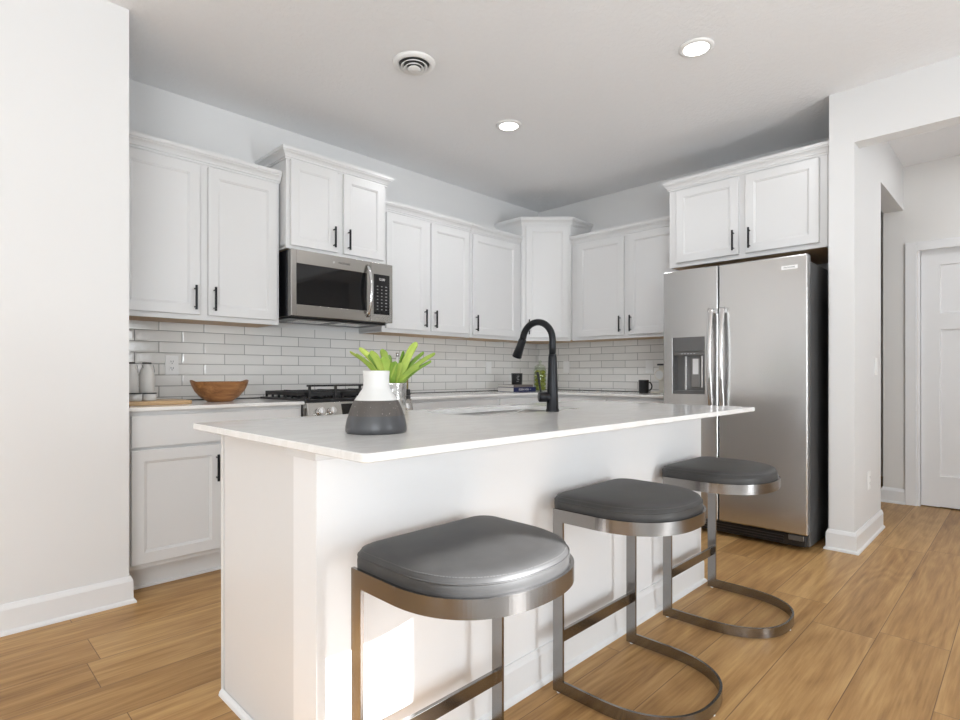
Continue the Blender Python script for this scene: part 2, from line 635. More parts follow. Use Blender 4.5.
def text(name, body, size, F, u, v, n, mat, parent, extrude=0.0003, align='CENTER'):
    cu = bpy.data.curves.new(name, 'FONT')
    cu.body = body
    cu.size = size
    cu.align_x = align
    cu.align_y = 'CENTER'
    cu.extrude = extrude
    cu.materials.append(mat)
    tmp = bpy.data.objects.new(name, cu)
    COL.objects.link(tmp)
    bpy.context.view_layer.update()
    me = bpy.data.meshes.new_from_object(tmp.evaluated_get(bpy.context.evaluated_depsgraph_get()))
    bpy.data.objects.remove(tmp)
    me.name = name
    me.materials.clear()
    me.materials.append(mat)
    o = bpy.data.objects.new(name, me)
    COL.objects.link(o)
    o.parent = parent
    Mx = Matrix((F.U, F.V, F.N)).transposed().to_4x4()
    Mx.translation = F.p(u, v, n) - root_loc(parent)
    o.matrix_local = Mx
    return o


# ------------------------------------------------------------------ the room
WX, SY = -10.5, -6.28          # inner faces of the west and front walls
LWX, LWY = -3.9426, -0.7046   # corner of the closet wall on the left
SX, S0, S1 = -0.69, -2.8397, -2.972   # stub wall beside the fridge
EX = 1.10                     # hall end wall
SOX = 0.13                    # start of the side opening in the hall wall
SOZ = 2.432
HDZ = 2.467

bm = B(); box(bm, WX - 0.2, EX + 1.5, SY - 0.2, 0.3, -0.06, 0.0)
struct('floor', bm, FLOOR)
bm = B(); box(bm, WX - 0.2, EX + 1.5, SY - 0.2, 0.3, H, H + 0.1)
struct('ceiling', bm, CEIL)
bm = B(); box(bm, LWX, 0.14, 0.0, 0.15, 0, H)
struct('wall_back', bm, WALL)
bm = B(); box(bm, 0.0, 0.13, S0 + 0.001, 0.0, 0, H)
struct('wall_right', bm, WALL)
bm = B(); box(bm, WX, LWX, LWY, 0.15, 0, H)
struct('wall_left', bm, WALL)
bm = B()
box(bm, SX, SOX, S1, S0, 0, H)
box(bm, SOX, EX, S1, S0, SOZ, H)
struct('wall_stub', bm, WALL)
bm = B(); box(bm, SX, SX + 0.125, SY, S1, HDZ, H)
struct('wall_header', bm, WALL)
bm = B()
box(bm, EX, EX + 0.12, -3.07, -2.835, 0, H)
box(bm, EX, EX + 0.12, SY, -3.82, 0, H)
box(bm, EX, EX + 0.12, -3.82, -3.07, 2.11, H)
struct('wall_hall', bm, HALLW)
bm = B()
box(bm, SOX + 0.001, EX + 1.4, -1.45, -1.33, 0, H)
box(bm, EX + 1.4, EX + 1.5, -2.95, -1.33, 0, H)
box(bm, EX + 0.12, EX + 1.5, -3.07, -2.95, 0, H)
box(bm, EX + 0.125, EX + 0.2, SY, -3.075, 0, H)  # backing added behind the hall door to stop light leaking under it
struct('wall_corridor', bm, HALLW)
bm = B()
x0, x1, z0, z1 = PATIO
box(bm, WX, FRONT[0], SY - 0.12, SY, 0, H)
box(bm, FRONT[1], x0, SY - 0.12, SY, 0, H)
box(bm, FRONT[0], FRONT[1], SY - 0.12, SY, 0, FRONT[2])
box(bm, FRONT[0], FRONT[1], SY - 0.12, SY, FRONT[3], H)
box(bm, x1, EX + 0.12, SY - 0.12, SY, 0, H)
box(bm, x0, x1, SY - 0.12, SY, z1, H)
struct('wall_front', bm, WALL)
bm = B()
ys = [SY, WEST[0][0], WEST[0][1], WEST[1][0], WEST[1][1], LWY]
box(bm, WX - 0.12, WX, ys[0], ys[1], 0, H)
box(bm, WX - 0.12, WX, ys[2], ys[3], 0, H)
box(bm, WX - 0.12, WX, ys[4], ys[5], 0, H)
for y0, y1, z0, z1 in WEST:
    box(bm, WX - 0.12, WX, y0, y1, 0, z0)
    box(bm, WX - 0.12, WX, y0, y1, z1, H)
struct('wall_west', bm, WALL)

# windows behind the camera: frame and panes
def window(name, F, u0, u1, v0, v1, mullions):
    bm = B()
    w = 0.05
    fbox(bm, F, u0, u1, v0, v0 + w, -0.09, -0.03)
    fbox(bm, F, u0, u1, v1 - 0.001, v1, -0.09, -0.03)
    fbox(bm, F, u0, u0 + w, v0, v1, -0.09, -0.03)
    fbox(bm, F, u1 - 0.001, u1, v0, v1, -0.09, -0.03)
    for u in mullions:
        fbox(bm, F, u - 0.03, u + 0.03, v0, v1, -0.09, -0.03)
    o = struct(name, bm, TRIM)
    bm = B(); fbox(bm, F, u0 + w, u1, v0 + w, v1, -0.063, -0.057)
    obj('pane', bm, GLASS, o)


FS = Fr((0, SY, 0), (1, 0, 0), (0, 1, 0))
FW = Fr((WX, 0, 0), (0, 1, 0), (1, 0, 0))
window('window_1', FS, PATIO[0], PATIO[1], PATIO[2], PATIO[3], [])
window('window_4', FS, FRONT[0], FRONT[1], FRONT[2], FRONT[3], [-7.85, -6.80])  # unseen window, added to let soft fill light in
bm = B()
box(bm, -10.7, -5.35, SY - 4.2, SY - 0.13, 2.55, 2.70)  # unseen porch roof, added to keep direct sun off the fill window
box(bm, -5.45, -5.35, SY - 4.2, SY - 0.13, 0.0, 2.549)  # side wall added to block low sun from under that roof
struct('porch_sun_block', bm, WALL)
for i, (y0, y1, z0, z1) in enumerate(WEST):
    window('window_%d' % (i + 2), FW, y0, y1, z0, z1, [(y0 + y1) / 2])

# baseboards with shoe moulding
def bb_prof(h=0.124, t=0.015):
    return [(0, 0), (t + 0.011, 0), (t + 0.011, 0.006), (t + 0.008, 0.013), (t, 0.018), (t, h - 0.022), (t - 0.004, h - 0.012), (0.006, h), (0, h)]


def baseboard(name, path, prof=None, parent=None):
    bm = B()
    molding(bm, path, prof or bb_prof())
    return struct(name, bm, TRIM, parent)


baseboard('baseboard_left', [(WX, LWY), (LWX, LWY), (LWX, LWY + 0.115)])
baseboard('baseboard_stub', [(SX + 0.02, S0), (SX, S0), (SX, S1), (SOX, S1)])
baseboard('baseboard_hall', [(EX + 0.08, -2.835), (EX, -2.835), (EX, -2.985)])
baseboard('baseboard_front', [(EX, SY), (PATIO[1] + 0.02, SY)])
baseboard('baseboard_west', [(WX, SY), (WX, LWY)])

# hall door with its casing
FH = Fr((EX, 0, 0), (0, -1, 0), (-1, 0, 0))
bm = B()
fbox(bm, FH, 2.985, 3.062, 0, 2.15, 0, 0.018, 0.003)
fbox(bm, FH, 3.832, 3.905, 0, 2.15, 0, 0.018, 0.003)
fbox(bm, FH, 3.062, 3.832, 2.078, 2.15, 0, 0.018, 0.003)
fbox(bm, FH, 3.070, 3.082, 0, 2.1, -0.10, 0.0)
fbox(bm, FH, 3.808, 3.820, 0, 2.1, -0.10, 0.0)
fbox(bm, FH, 3.070, 3.820, 2.098, 2.11, -0.10, 0.0)
struct('trim_1', bm, TRIM)


def panel_face(bm, F, u0, u1, v0, v1, nf, rec, bead=0.006):
    """recessed panel: returns nothing, adds the sloped bead and the sunk face"""
    a = [F.p(u0, v0, nf), F.p(u1, v0, nf), F.p(u1, v1, nf), F.p(u0, v1, nf)]
    b = [F.p(u0 + bead, v0 + bead, nf - rec), F.p(u1 - bead, v0 + bead, nf - rec), F.p(u1 - bead, v1 - bead, nf - rec), F.p(u0 + bead, v1 - bead, nf - rec)]
    loft(bm, [a, b], True, False, True)


bm = B()
D0, D1, DT = 3.085, 3.805, 2.095
nf = -0.03
st = 0.118
fbox(bm, FH, D0, D0 + st, 0.008, DT, -0.07, nf)
fbox(bm, FH, D1 - st, D1, 0.012, DT, -0.07, nf)
for v0, v1 in ((0.012, 0.255), (1.436, 1.564), (1.955, DT)):
    fbox(bm, FH, D0 + st, D1 - st, v0, v1, -0.07, nf)
mid = (D0 + D1) / 2
fbox(bm, FH, mid - st / 2, mid + st / 2, 0.255, 1.436, -0.07, nf)
panel_face(bm, FH, D0 + st, mid - st / 2, 0.255, 1.436, nf, 0.012)
panel_face(bm, FH, mid + st / 2, D1 - st, 0.255, 1.436, nf, 0.012)
panel_face(bm, FH, D0 + st, D1 - st, 1.564, 1.955, nf, 0.012)
door = struct('door_1', bm, TRIM)
bm = B()
cyl(bm, FH.p(D1 - 0.06, 0.96, nf), FH.p(D1 - 0.06, 0.96, nf + 0.05), 0.011)
sphere(bm, FH.p(D1 - 0.06, 0.96, nf + 0.06), 0.027)
obj('door_knob', bm, BLACKM, door)


# ------------------------------------------------------------------ tile backsplash
def backsplash(name, F, u0, u1, v0, v1, uoff, label):
    bm = B()
    fbox(bm, F, u0, u1, v0, v1, 0.0006, 0.009)
    uvl = bm.loops.layers.uv.new('UVMap')
    for f in bm.faces:
        for lp in f.loops:
            d = lp.vert.co - F.o
            lp[uvl].uv = (d.dot(F.U) + uoff, d.z)
    o = obj(name, bm, TILE)
    tag(o, label, 'backsplash')
    bm = B(); fbox(bm, F, u0 + 0.001, u1 - 0.001, 0.9143, 0.9195, 0.0095, 0.013)  # dark strip imitating the shadow gap between counter and tile
    obj('gap_shade_strip', bm, SLOT, o, label='dark strip painted in for the shadow gap along the countertop')
    return o


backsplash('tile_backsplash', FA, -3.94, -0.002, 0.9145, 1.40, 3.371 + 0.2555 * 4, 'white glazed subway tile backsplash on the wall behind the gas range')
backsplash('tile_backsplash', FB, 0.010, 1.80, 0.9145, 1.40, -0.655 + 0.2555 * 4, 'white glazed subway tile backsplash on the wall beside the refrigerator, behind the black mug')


# ------------------------------------------------------------------ cabinets
def shaker(bm, F, u0, u1, v0, v1, n0, t=0.02, rail=0.055, rec=0.009):
    e = 0.0025
    def ring(d, n):
        return [F.p(u0 + d, v0 + d, n), F.p(u1 - d, v0 + d, n), F.p(u1 - d, v1 - d, n), F.p(u0 + d, v1 - d, n)]
    n1 = n0 + t
    loft(bm, [ring(0, n0), ring(0, n1 - e), ring(e, n1), ring(rail, n1), ring(rail + 0.003, n1 - 0.003), ring(rail + 0.008, n1 - 0.004), ring(rail + 0.011, n1 - rec)])


def pull(F, u, v0, v1, n, parent, horizontal=False):
    bm = B()
    so = 0.030
    r = 0.0055
    if horizontal:
        fbox(bm, F, v0, v1, u - r, u + r, n + so - r, n + so + r, 0.0015)
        for p in (v0 + 0.02, v1 - 0.02):
            cyl(bm, F.p(p, u, n), F.p(p, u, n + so), 0.0045, 10)
    else:
        fbox(bm, F, u - r, u + r, v0, v1, n + so - r, n + so + r, 0.0015)
        for p in (v0 + 0.018, v1 - 0.018):
            cyl(bm, F.p(u, p, n), F.p(u, p, n + so), 0.0045, 10)
    return obj('pull_handle', bm, BLACKM, parent, label='black bar pull')


CROWN = [(0, 0), (0.006, 0), (0.006, 0.012), (0.012, 0.013), (0.013, 0.022), (0.020, 0.034), (0.031, 0.044), (0.031, 0.050), (0.037, 0.051), (0.037, 0.072), (0, 0.072)]


def crown(path, z, parent):
    bm = B()
    molding(bm, path, [(o, z + h) for o, h in CROWN])
    return obj('crown_molding', bm, CAB, parent)


def wall_cabinet(label, F, u0, u1, v0, v1, depth, doors, cpath, name='wall_cabinet', ztop=None, dz=(0.028, 0.015)):
    """body, wooden bottom, doors with pulls, crown; doors = [(u0, u1, pull side)]"""
    t = thing(name, label, 'cabinet', F.p((u0 + u1) / 2, v0, depth / 2))
    bm = B()
    g = 0.0008
    fbox(bm, F, u0 + g, u1 - g, v0 + 0.012, v1, 0.001, depth - 0.018)
    fbox(bm, F, u0 + g, u1 - g, v0, v1, depth - 0.018, depth, 0.0015)
    fbox(bm, F, u0 + g, u0 + 0.016, v0, v0 + 0.02, 0.001, depth - 0.018)
    fbox(bm, F, u1 - 0.016, u1 - g, v0, v0 + 0.02, 0.001, depth - 0.018)
    obj('body', bm, CAB, t)
    bm = B(); fbox(bm, F, u0 + 0.016, u1 - 0.016, v0 + 0.0005, v0 + 0.0115, 0.012, depth - 0.0185)
    obj('bottom_panel', bm, MAPLE, t, label='bare maple underside')
    for a, b, side in doors:
        bm = B()
        shaker(bm, F, a, b, v0 + dz[0], v1 - dz[1], depth + 0.001)
        d = obj('door', bm, CAB, t)
        if side:
            pu = b - 0.031 if side > 0 else a + 0.031
            pull(F, pu, v0 + dz[0] + 0.026, v0 + dz[0] + 0.166, depth + 0.021, d)
    crown(cpath, ztop - 0.072, t)
    return t


DP = 0.305
wall_cabinet('white two-door wall cabinet between the closet wall and the microwave', FA, -3.93, -3.017, 1.39, 2.297, DP,
             [(-3.905, -3.498, 1), (-3.454, -3.037, -1)], [(-3.93, -DP), (-3.012, -DP)], ztop=2.366)
wall_cabinet('short white two-door wall cabinet directly above the microwave', FA, -3.005, -2.238, 1.877, 2.455, 0.375,
             [(-2.980, -2.648, 1), (-2.598, -2.265, -1)], [(-3.005, -0.002), (-3.005, -0.375), (-2.238, -0.375), (-2.238, -0.002)], ztop=2.513, dz=(0.02, 0.012))
wall_cabinet('white two-door wall cabinet next to the microwave on its corner side', FA, -2.226, -1.315, 1.39, 2.297, DP,
             [(-2.195, -1.800, 1), (-1.757, -1.335, -1)], [(-2.232, -DP), (-1.315, -DP)], ztop=2.366)
wall_cabinet('narrow white single-door wall cabinet between a two-door cabinet and the angled corner cabinet', FA, -1.311, -0.652, 1.39, 2.297, DP,
             [(-1.292, -0.715, -1)], [(-1.311, -DP), (-0.650, -DP)], ztop=2.366)
wall_cabinet('white two-door wall cabinet between the angled corner cabinet and the refrigerator', FB, 0.652, 1.768, 1.39, 2.297, DP,
             [(0.722, 1.207, 1), (1.248, 1.745, -1)], [(-DP, -0.650), (-DP, -1.768)], ztop=2.366)
# cabinet over the refrigerator, with its end panel down to the floor
t = wall_cabinet('deep white two-door cabinet above the refrigerator', FB, 1.775, 2.820, 1.877, 2.465, 0.63,
                 [(1.836, 2.286, 1), (2.330, 2.775, -1)], [(-0.002, -1.775), (-0.63, -1.775), (-0.63, -2.836)], ztop=2.527, dz=(0.03, 0.022))
bm = B(); fbox(bm, FB, 2.821, 2.838, 0.001, 2.465, 0.001, 0.63, 0.001)
obj('end_panel', bm, CAB, t)

# angled corner cabinet
CA = 0.648
t = thing('corner_cabinet', 'tall angled corner wall cabinet with one door, behind the faucet', 'cabinet', (-0.3, -0.3, 1.39))
poly = [(-0.002, -0.002), (-CA, -0.002), (-CA, -0.325), (-0.325, -CA), (-0.002, -CA)]
bm = B()
loft(bm, [[Vector((x, y, 1.40)) for x, y in poly], [Vector((x, y, 2.485)) for x, y in poly]])
FD = Fr((-CA, -0.325, 0), (1, -1, 0), (-1, -1, 0))
WD = (CA - 0.325) * math.sqrt(2)
fbox(bm, FD, 0.001, WD - 0.001, 1.388, 2.485, -0.018, 0.001)
obj('body', bm, CAB, t)
pin = [(-0.02, -0.02), (-CA + 0.015, -0.02), (-CA + 0.015, -0.317), (-0.317, -CA + 0.015), (-0.02, -CA + 0.015)]
bm = B()
loft(bm, [[Vector((x, y, 1.3935)) for x, y in pin], [Vector((x, y, 1.3995)) for x, y in pin]])
obj('bottom_panel', bm, MAPLE, t, label='bare maple underside')
bm = B()
shaker(bm, FD, 0.036, WD - 0.022, 1.418, 2.468, 0.002)
d = obj('door', bm, CAB, t)
pull(FD, 0.036 + 0.028, 1.446, 1.586, 0.022, d)
crown([(-CA, -0.002), (-CA, -0.325), (-0.325, -CA), (-0.002, -CA)], 2.545 - 0.072, t)


# base cabinets
def base_cabinet(label, F, u0, u1, drawers, doors, depth=0.61, top=0.894, cat='cabinet', toe_u=None):
    t = thing('base_cabinet', label, cat, F.p((u0 + u1) / 2, 0, depth / 2))
    bm = B()
    fbox(bm, F, u0, u1, 0.118, top - 0.0006, 0.002, depth, 0.0015)
    obj('body', bm, CAB, t)
    bm = B()
    fbox(bm, F, u0, u1, 0.001, 0.1175, 0.06, 0.545)
    fbox(bm, F, u0, u1, 0.001, 0.017, 0.5455, 0.556, 0.003)
    obj('toe_kick', bm, TOE, t)
    for a, b, v0, v1, kind in drawers:
        bm = B()
        if kind == 'slab':
            fbox(bm, F, a, b, v0, v1, depth + 0.001, depth + 0.021, 0.003)
        else:
            shaker(bm, F, a, b, v0, v1, depth + 0.001)
        d = obj('drawer', bm, CAB, t)
        if kind != 'slab' or b - a < 0.7:
            m = (a + b) / 2
            pull(F, (v0 + v1) / 2, m - 0.07, m + 0.07, depth + 0.021, d, True)
    for a, b, v0, v1, side in doors:
        bm = B()
        shaker(bm, F, a, b, v0, v1, depth + 0.001)
        d = obj('door', bm, CAB, t)
        pu = b - 0.031 if side > 0 else a + 0.031
        pull(F, pu, v1 - 0.195, v1 - 0.052, depth + 0.021, d)
    return t


base_cabinet('white base cabinet with wide drawer front beside the closet wall, left of the range', FA, -3.938, -3.023,
             [(-3.915, -3.04, 0.716, 0.872, 'slab')], [(-3.915, -3.488, 0.142, 0.702, 1), (-3.468, -3.04, 0.142, 0.702, -1)])
base_cabinet('white three-drawer base cabinet between the range and the corner', FA, -2.232, -1.30,
             [(-2.215, -1.32, 0.716, 0.872, 'slab2'), (-2.215, -1.32, 0.43, 0.70, 's'), (-2.215, -1.32, 0.142, 0.415, 's')], [])
base_cabinet('white single-door base cabinet closest to the room corner along the range wall', FA, -1.298, -0.64,
             [(-1.28, -0.70, 0.716, 0.872, 'slab')], [(-1.28, -0.70, 0.142, 0.702, -1)])
base_cabinet('white base cabinet run between the room corner and the refrigerator', FB, 0.003, 1.80,
             [(0.68, 1.22, 0.716, 0.872, 'slab'), (1.235, 1.785, 0.716, 0.872, 'slab')],
             [(0.68, 1.22, 0.142, 0.702, 1), (1.235, 1.785, 0.142, 0.702, -1)])

# wall countertops
def slab(bm, outline, z0, z1, e=0.0025):
    def ins(pts, d):
        P = [Vector(p) for p in pts]
        out = []
        for i in range(len(P)):
            a, b, c = P[i - 1], P[i], P[(i + 1) % len(P)]
            d1, d2 = (b - a).normalized(), (c - b).normalized()
            n1, n2 = Vector((-d1.y, d1.x)), Vector((-d2.y, d2.x))
            m = n1 + n2
            m = m / m.length
            out.append(b + m * (d / max(0.3, m.dot(n1))))
        return out
    i = ins(outline, e)
    loft(bm, [[Vector((p[0], p[1], z0)) for p in i], [Vector((p[0], p[1], z0 + e)) for p in outline],
              [Vector((p[0], p[1], z1 - e)) for p in outline], [Vector((p[0], p[1], z1)) for p in i]])


bm = B(); slab(bm, [(-3.94, -0.65), (-3.023, -0.65), (-3.023, -0.001), (-3.94, -0.001)], 0.8945, 0.914)
o = obj('countertop', bm, QUARTZ, loc=(-3.48, -0.33, 0.8945))
tag(o, 'white quartz countertop under the wooden bowl, left of the range', 'countertop')
bm = B(); slab(bm, [(-2.232, -0.65), (-0.65, -0.65), (-0.65, -1.80), (-0.001, -1.80), (-0.001, -0.001), (-2.232, -0.001)], 0.8945, 0.914)
o = obj('countertop', bm, QUARTZ, loc=(-1.0, -0.33, 0.8945))
tag(o, 'L-shaped white quartz countertop turning the room corner from range to refrigerator', 'countertop')

# ------------------------------------------------------------------ gas range
RX0, RX1 = -3.019, -2.236
t = thing('gas_range', 'stainless gas range with black grates under the microwave', 'range', ((RX0 + RX1) / 2, -0.33, 0))
bm = B()
fbox(bm, FA, RX0 + 0.001, RX1 - 0.001, 0.04, 0.905, 0.03, 0.62, 0.003)
obj('body', bm, DKSTEEL, t)
bm = B()
fbox(bm, FA, RX0 - 0.0005, RX1 + 0.0005, 0.9055, 0.925, 0.03, 0.665, 0.004)
obj('cooktop', bm, BLACKP, t)
bm = B()
hexa(bm, [FA.p(RX0, 0.80, 0.70), FA.p(RX1, 0.80, 0.70), FA.p(RX1, 0.80, 0.62), FA.p(RX0, 0.80, 0.62),
          FA.p(RX0, 0.905, 0.672), FA.p(RX1, 0.905, 0.672), FA.p(RX1, 0.905, 0.62), FA.p(RX0, 0.905, 0.62)], 0.003)
cp = obj('control_panel', bm, STEEL_X, t)
bm = B()
FP = Fr(FA.p(0, 0.80, 0.702), (1, 0, 0), (0, -0.966, 0.258))
FP.V = Vector((0, 0.258, 0.966))
fbox(bm, FP, -2.79, -2.46, 0.015, 0.095, -0.003, 0.001)
obj('display', bm, BLACKG, cp)
for u in (-2.945, -2.868, -2.385, -2.305):
    bm = B()
    c0 = FP.p(u, 0.052, 0.0)
    cyl(bm, c0, FP.p(u, 0.052, 0.012), 0.024)
    cyl(bm, FP.p(u, 0.052, 0.012), FP.p(u, 0.052, 0.034), 0.0195)
    fbox(bm, FP, u - 0.005, u + 0.005, 0.034, 0.071, 0.030, 0.042, 0.002)
    obj('knob', bm, CHROME, cp)
bm = B(); fbox(bm, FA, RX0 + 0.004, RX1 - 0.004, 0.22, 0.79, 0.621, 0.66, 0.006)
od = obj('oven_door', bm, STEEL_X, t)
bm = B(); fbox(bm, FA, RX0 + 0.10, RX1 - 0.10, 0.34, 0.66, 0.658, 0.662)
obj('glass', bm, BLACKG, od)
bm = B()
cyl(bm, FA.p(RX0 + 0.05, 0.745, 0.71), FA.p(RX1 - 0.05, 0.745, 0.71), 0.012)
for u in (RX0 + 0.09, RX1 - 0.09):
    cyl(bm, FA.p(u, 0.745, 0.655), FA.p(u, 0.745, 0.71), 0.009)
obj('oven_handle', bm, CHROME, od)
bm = B(); fbox(bm, FA, RX0 + 0.004, RX1 - 0.004, 0.05, 0.21, 0.621, 0.655, 0.005)
obj('storage_drawer', bm, STEEL_X, t)
gw = (RX1 - RX0 - 0.03) / 3
for k in range(3):
    a = RX0 + 0.015 + k * gw
    b = a + gw - 0.006
    bm = B()
    zt0, zt1 = 0.942, 0.966
    for u in (a, b - 0.014):
        fbox(bm, FA, u, u + 0.014, zt0, zt1, 0.075, 0.625, 0.003)
    for n in (0.075, 0.34, 0.611):
        fbox(bm, FA, a, b, zt0, zt1, n, n + 0.014, 0.003)
    m = (a + b) / 2
    for n0, n1 in ((0.10, 0.30), (0.40, 0.60)):
        fbox(bm, FA, m - 0.006, m + 0.006, zt0, zt1 + 0.004, n0, n1, 0.003)
        nm = (n0 + n1) / 2
        fbox(bm, FA, a + 0.01, m - 0.04, zt0, zt1 + 0.004, nm - 0.006, nm + 0.006, 0.003)
        fbox(bm, FA, m + 0.04, b - 0.01, zt0, zt1 + 0.004, nm - 0.006, nm + 0.006, 0.003)
    for u in (a, b - 0.014):
        for n in [0.075 + 0.0893 * i for i in range(7)]:
            fbox(bm, FA, u + 0.001, u + 0.013, 0.9252, zt0 + 0.004, n, n + 0.014, 0.002)
    obj('grate', bm, IRON, t, label='black cast-iron grate')
    for n in (0.20, 0.50):
        bm = B()
        lathe(bm, [(0.052, 0.9252), (0.050, 0.937), (0.03, 0.940), (0.028, 0.948), (0.0, 0.949)], (m, -n, 0), 24)
        obj('burner', bm, BLACKM, t)
bm = B()
fbox(bm, FA, RX0 + 0.02, RX1 - 0.02, 1.000, 1.012, 0.627, 0.640, 0.003)
for i in range(5):
    u = RX0 + 0.03 + i * (RX1 - RX0 - 0.075) / 4
    fbox(bm, FA, u, u + 0.016, 0.9252, 1.003, 0.628, 0.639, 0.002)
obj('front_rail', bm, IRON, t, label='raised black rail along the front of the grates')

# ------------------------------------------------------------------ microwave
MX0, MX1, MZ0, MZ1, MN = -2.993, -2.210, 1.447, 1.868, 0.42
t = thing('microwave', 'stainless over-range microwave hung under the short cabinet', 'microwave', ((MX0 + MX1) / 2, -0.2, MZ0))
bm = B(); fbox(bm, FA, MX0, MX1, MZ0, MZ1, 0.002, 0.372, 0.003)
obj('body', bm, BLACKM, t, label='black painted case')
bm = B()
fbox(bm, FA, MX0 + 0.02, MX1 - 0.02, MZ0 - 0.014, MZ0 - 0.0005, 0.02, 0.36, 0.003)
und = obj('underside_vent', bm, BLACKP, t)
for u0 in (MX0 + 0.10, MX0 + 0.42):
    bm = B()
    fbox(bm, FA, u0, u0 + 0.24, MZ0 - 0.017, MZ0 - 0.0145, 0.14, 0.33, 0.001)
    obj('grease_filter', bm, STEEL_X, und)
DX = -2.396                                   # door / control panel split
bm = B()
fbox(bm, FA, MX0, -2.955, MZ0, MZ1, 0.373, MN, 0.004)
fbox(bm, FA, -2.430, DX - 0.001, MZ0, MZ1, 0.373, MN, 0.004)
fbox(bm, FA, -2.956, -2.429, MZ0, 1.520, 0.373, MN - 0.0005, 0.002)
fbox(bm, FA, -2.956, -2.429, 1.782, MZ1, 0.373, MN - 0.0005, 0.002)
dr = obj('door', bm, STEEL_X, t)
bm = B(); fbox(bm, FA, -2.955, -2.43, 1.5205, 1.7815, 0.380, MN - 0.004)
obj('window', bm, BLACKG, dr, label='black glass door window')
pts = []
for i in range(17):
    s = i / 16
    pts.append(FA.p(DX - 0.030, 1.478 + 0.36 * s, MN + 0.004 + 0.052 * math.sin(PI * s) ** 0.7))
bm = B()
lp = []
for i, p in enumerate(pts):
    tn = (pts[min(16, i + 1)] - pts[max(0, i - 1)]).normalized()
    nn = Vector((1, 0, 0)).cross(tn).normalized()
    ring = []
    for k in range(12):
        a = 2 * PI * k / 12
        ring.append(p + Vector((1, 0, 0)) * 0.013 * math.cos(a) + nn * 0.007 * math.sin(a))
    lp.append(ring)
loft(bm, lp, smooth=True)
obj('handle', bm, CHROME, dr, label='bowed bright steel handle')
bm = B()
cyl(bm, FA.p(-2.690, 1.823, MN - 0.002), FA.p(-2.690, 1.823, MN + 0.0012), 0.008, 20)
obj('round_emblem', bm, CHROME, dr)
text('lettering', 'FRIGIDAIRE', 0.018, FA, -2.610, 1.823, MN + 0.0002, DKSTEEL, dr)
bm = B(); fbox(bm, FA, DX + 0.001, MX1, MZ0, MZ1, 0.373, MN, 0.004)
cpn = obj('control_panel', bm, STEEL_X, t)
bm = B(); fbox(bm, FA, -2.374, -2.238, 1.502, 1.787, MN - 0.002, MN + 0.0008)
kp = obj('keypad', bm, BLACKG, cpn, label='black glass keypad')
text('clock_digits', '12:00', 0.024, FA, -2.305, 1.752, MN + 0.001, WHITEINK, kp)
for r in range(8):
    for c in range(3):
        bm = B()
        u = -2.342 + c * 0.036
        v = 1.702 - r * 0.0235
        fbox(bm, FA, u - 0.006, u + 0.006 + (0.004 if c == 2 else 0), v - 0.0035, v + 0.0035, MN + 0.0006, MN + 0.0014)
        obj('button', bm, KEYINK, kp)

# ------------------------------------------------------------------ refrigerator
FY0, FY1, FN, FZ = 1.860, 2.775, 0.90, 1.80     # u runs along -y
t = thing('refrigerator', 'stainless side-by-side refrigerator with water dispenser', 'refrigerator', (-0.45, -2.32, 0))
bm = B(); fbox(bm, FB, FY0 + 0.004, FY1 - 0.004, 0.02, 1.765, 0.05, 0.825, 0.006)
obj('case', bm, DKSTEEL, t, label='dark grey painted case')
GAP = 2.2475
bm = B()
fbox(bm, FB, FY0 + 0.02, FY1 - 0.02, 0.025, 0.092, 0.826, 0.868, 0.004)
for i in range(3):
    fbox(bm, FB, FY0 + 0.05, FY1 - 0.14, 0.036 + 0.017 * i, 0.044 + 0.017 * i, 0.868, 0.874)
gr = obj('toe_grille', bm, BLACKP, t)
for u in (FY0 + 0.03, FY1 - 0.11):
    bm = B()
    fbox(bm, FB, u, u + 0.085, 0.062, 0.096, 0.866, 0.884, 0.005)
    obj('hinge_foot', bm, DISP, gr)
DB = 0.105
# freezer door with the dispenser opening
DU0, DU1, DV0, DV1 = 1.932, 2.152, 0.940, 1.330
bm = B()
fbox(bm, FB, FY0, DU0, DB, FZ, 0.834, FN, 0.007, 3)
fbox(bm, FB, DU1, GAP - 0.004, DB, FZ, 0.834, FN, 0.007, 3)
fbox(bm, FB, DU0 - 0.009, DU1 + 0.009, DB, DV0, 0.834, FN - 0.0002, 0.002)
fbox(bm, FB, DU0 - 0.009, DU1 + 0.009, DV1, FZ, 0.834, FN - 0.0002, 0.002)
fd = obj('freezer_door', bm, STEEL_H, t)
bm = B()
fbox(bm, FB, DU0, DU1, DV0, DV1, 0.836, 0.842)
fbox(bm, FB, DU0, DU0 + 0.006, DV0, DV1, 0.842, FN + 0.001)
fbox(bm, FB, DU1 - 0.006, DU1, DV0, DV1, 0.842, FN + 0.001)
fbox(bm, FB, DU0 + 0.006, DU1 - 0.006, DV0, DV0 + 0.022, 0.842, FN + 0.001)
dp = obj('dispenser_recess', bm, DISP, fd, label='dark grey recess for cups')
bm = B(); fbox(bm, FB, DU0 + 0.006, DU1 - 0.006, DV1 - 0.098, DV1, 0.842, FN + 0.002, 0.002)
fbox(bm, FB, DU0 + 0.006, DU1 - 0.006, DV1 - 0.125, DV1 - 0.100, 0.842, FN + 0.001, 0.002)
obj('dispenser_display', bm, DISP, fd)
bm = B()
fbox(bm, FB, DU0 + 0.065, DU0 + 0.083, DV0 + 0.024, DV1 - 0.126, 0.8425, 0.858, 0.004)
fbox(bm, FB, DU0 + 0.180, DU0 + 0.194, DV0 + 0.04, DV1 - 0.126, 0.8425, 0.858, 0.004)
obj('chrome_strip', bm, CHROME, dp)
bm = B()
fbox(bm, FB, DU0 + 0.116, DU0 + 0.176, DV0 + 0.045, DV1 - 0.14, 0.8425, 0.864, 0.004)
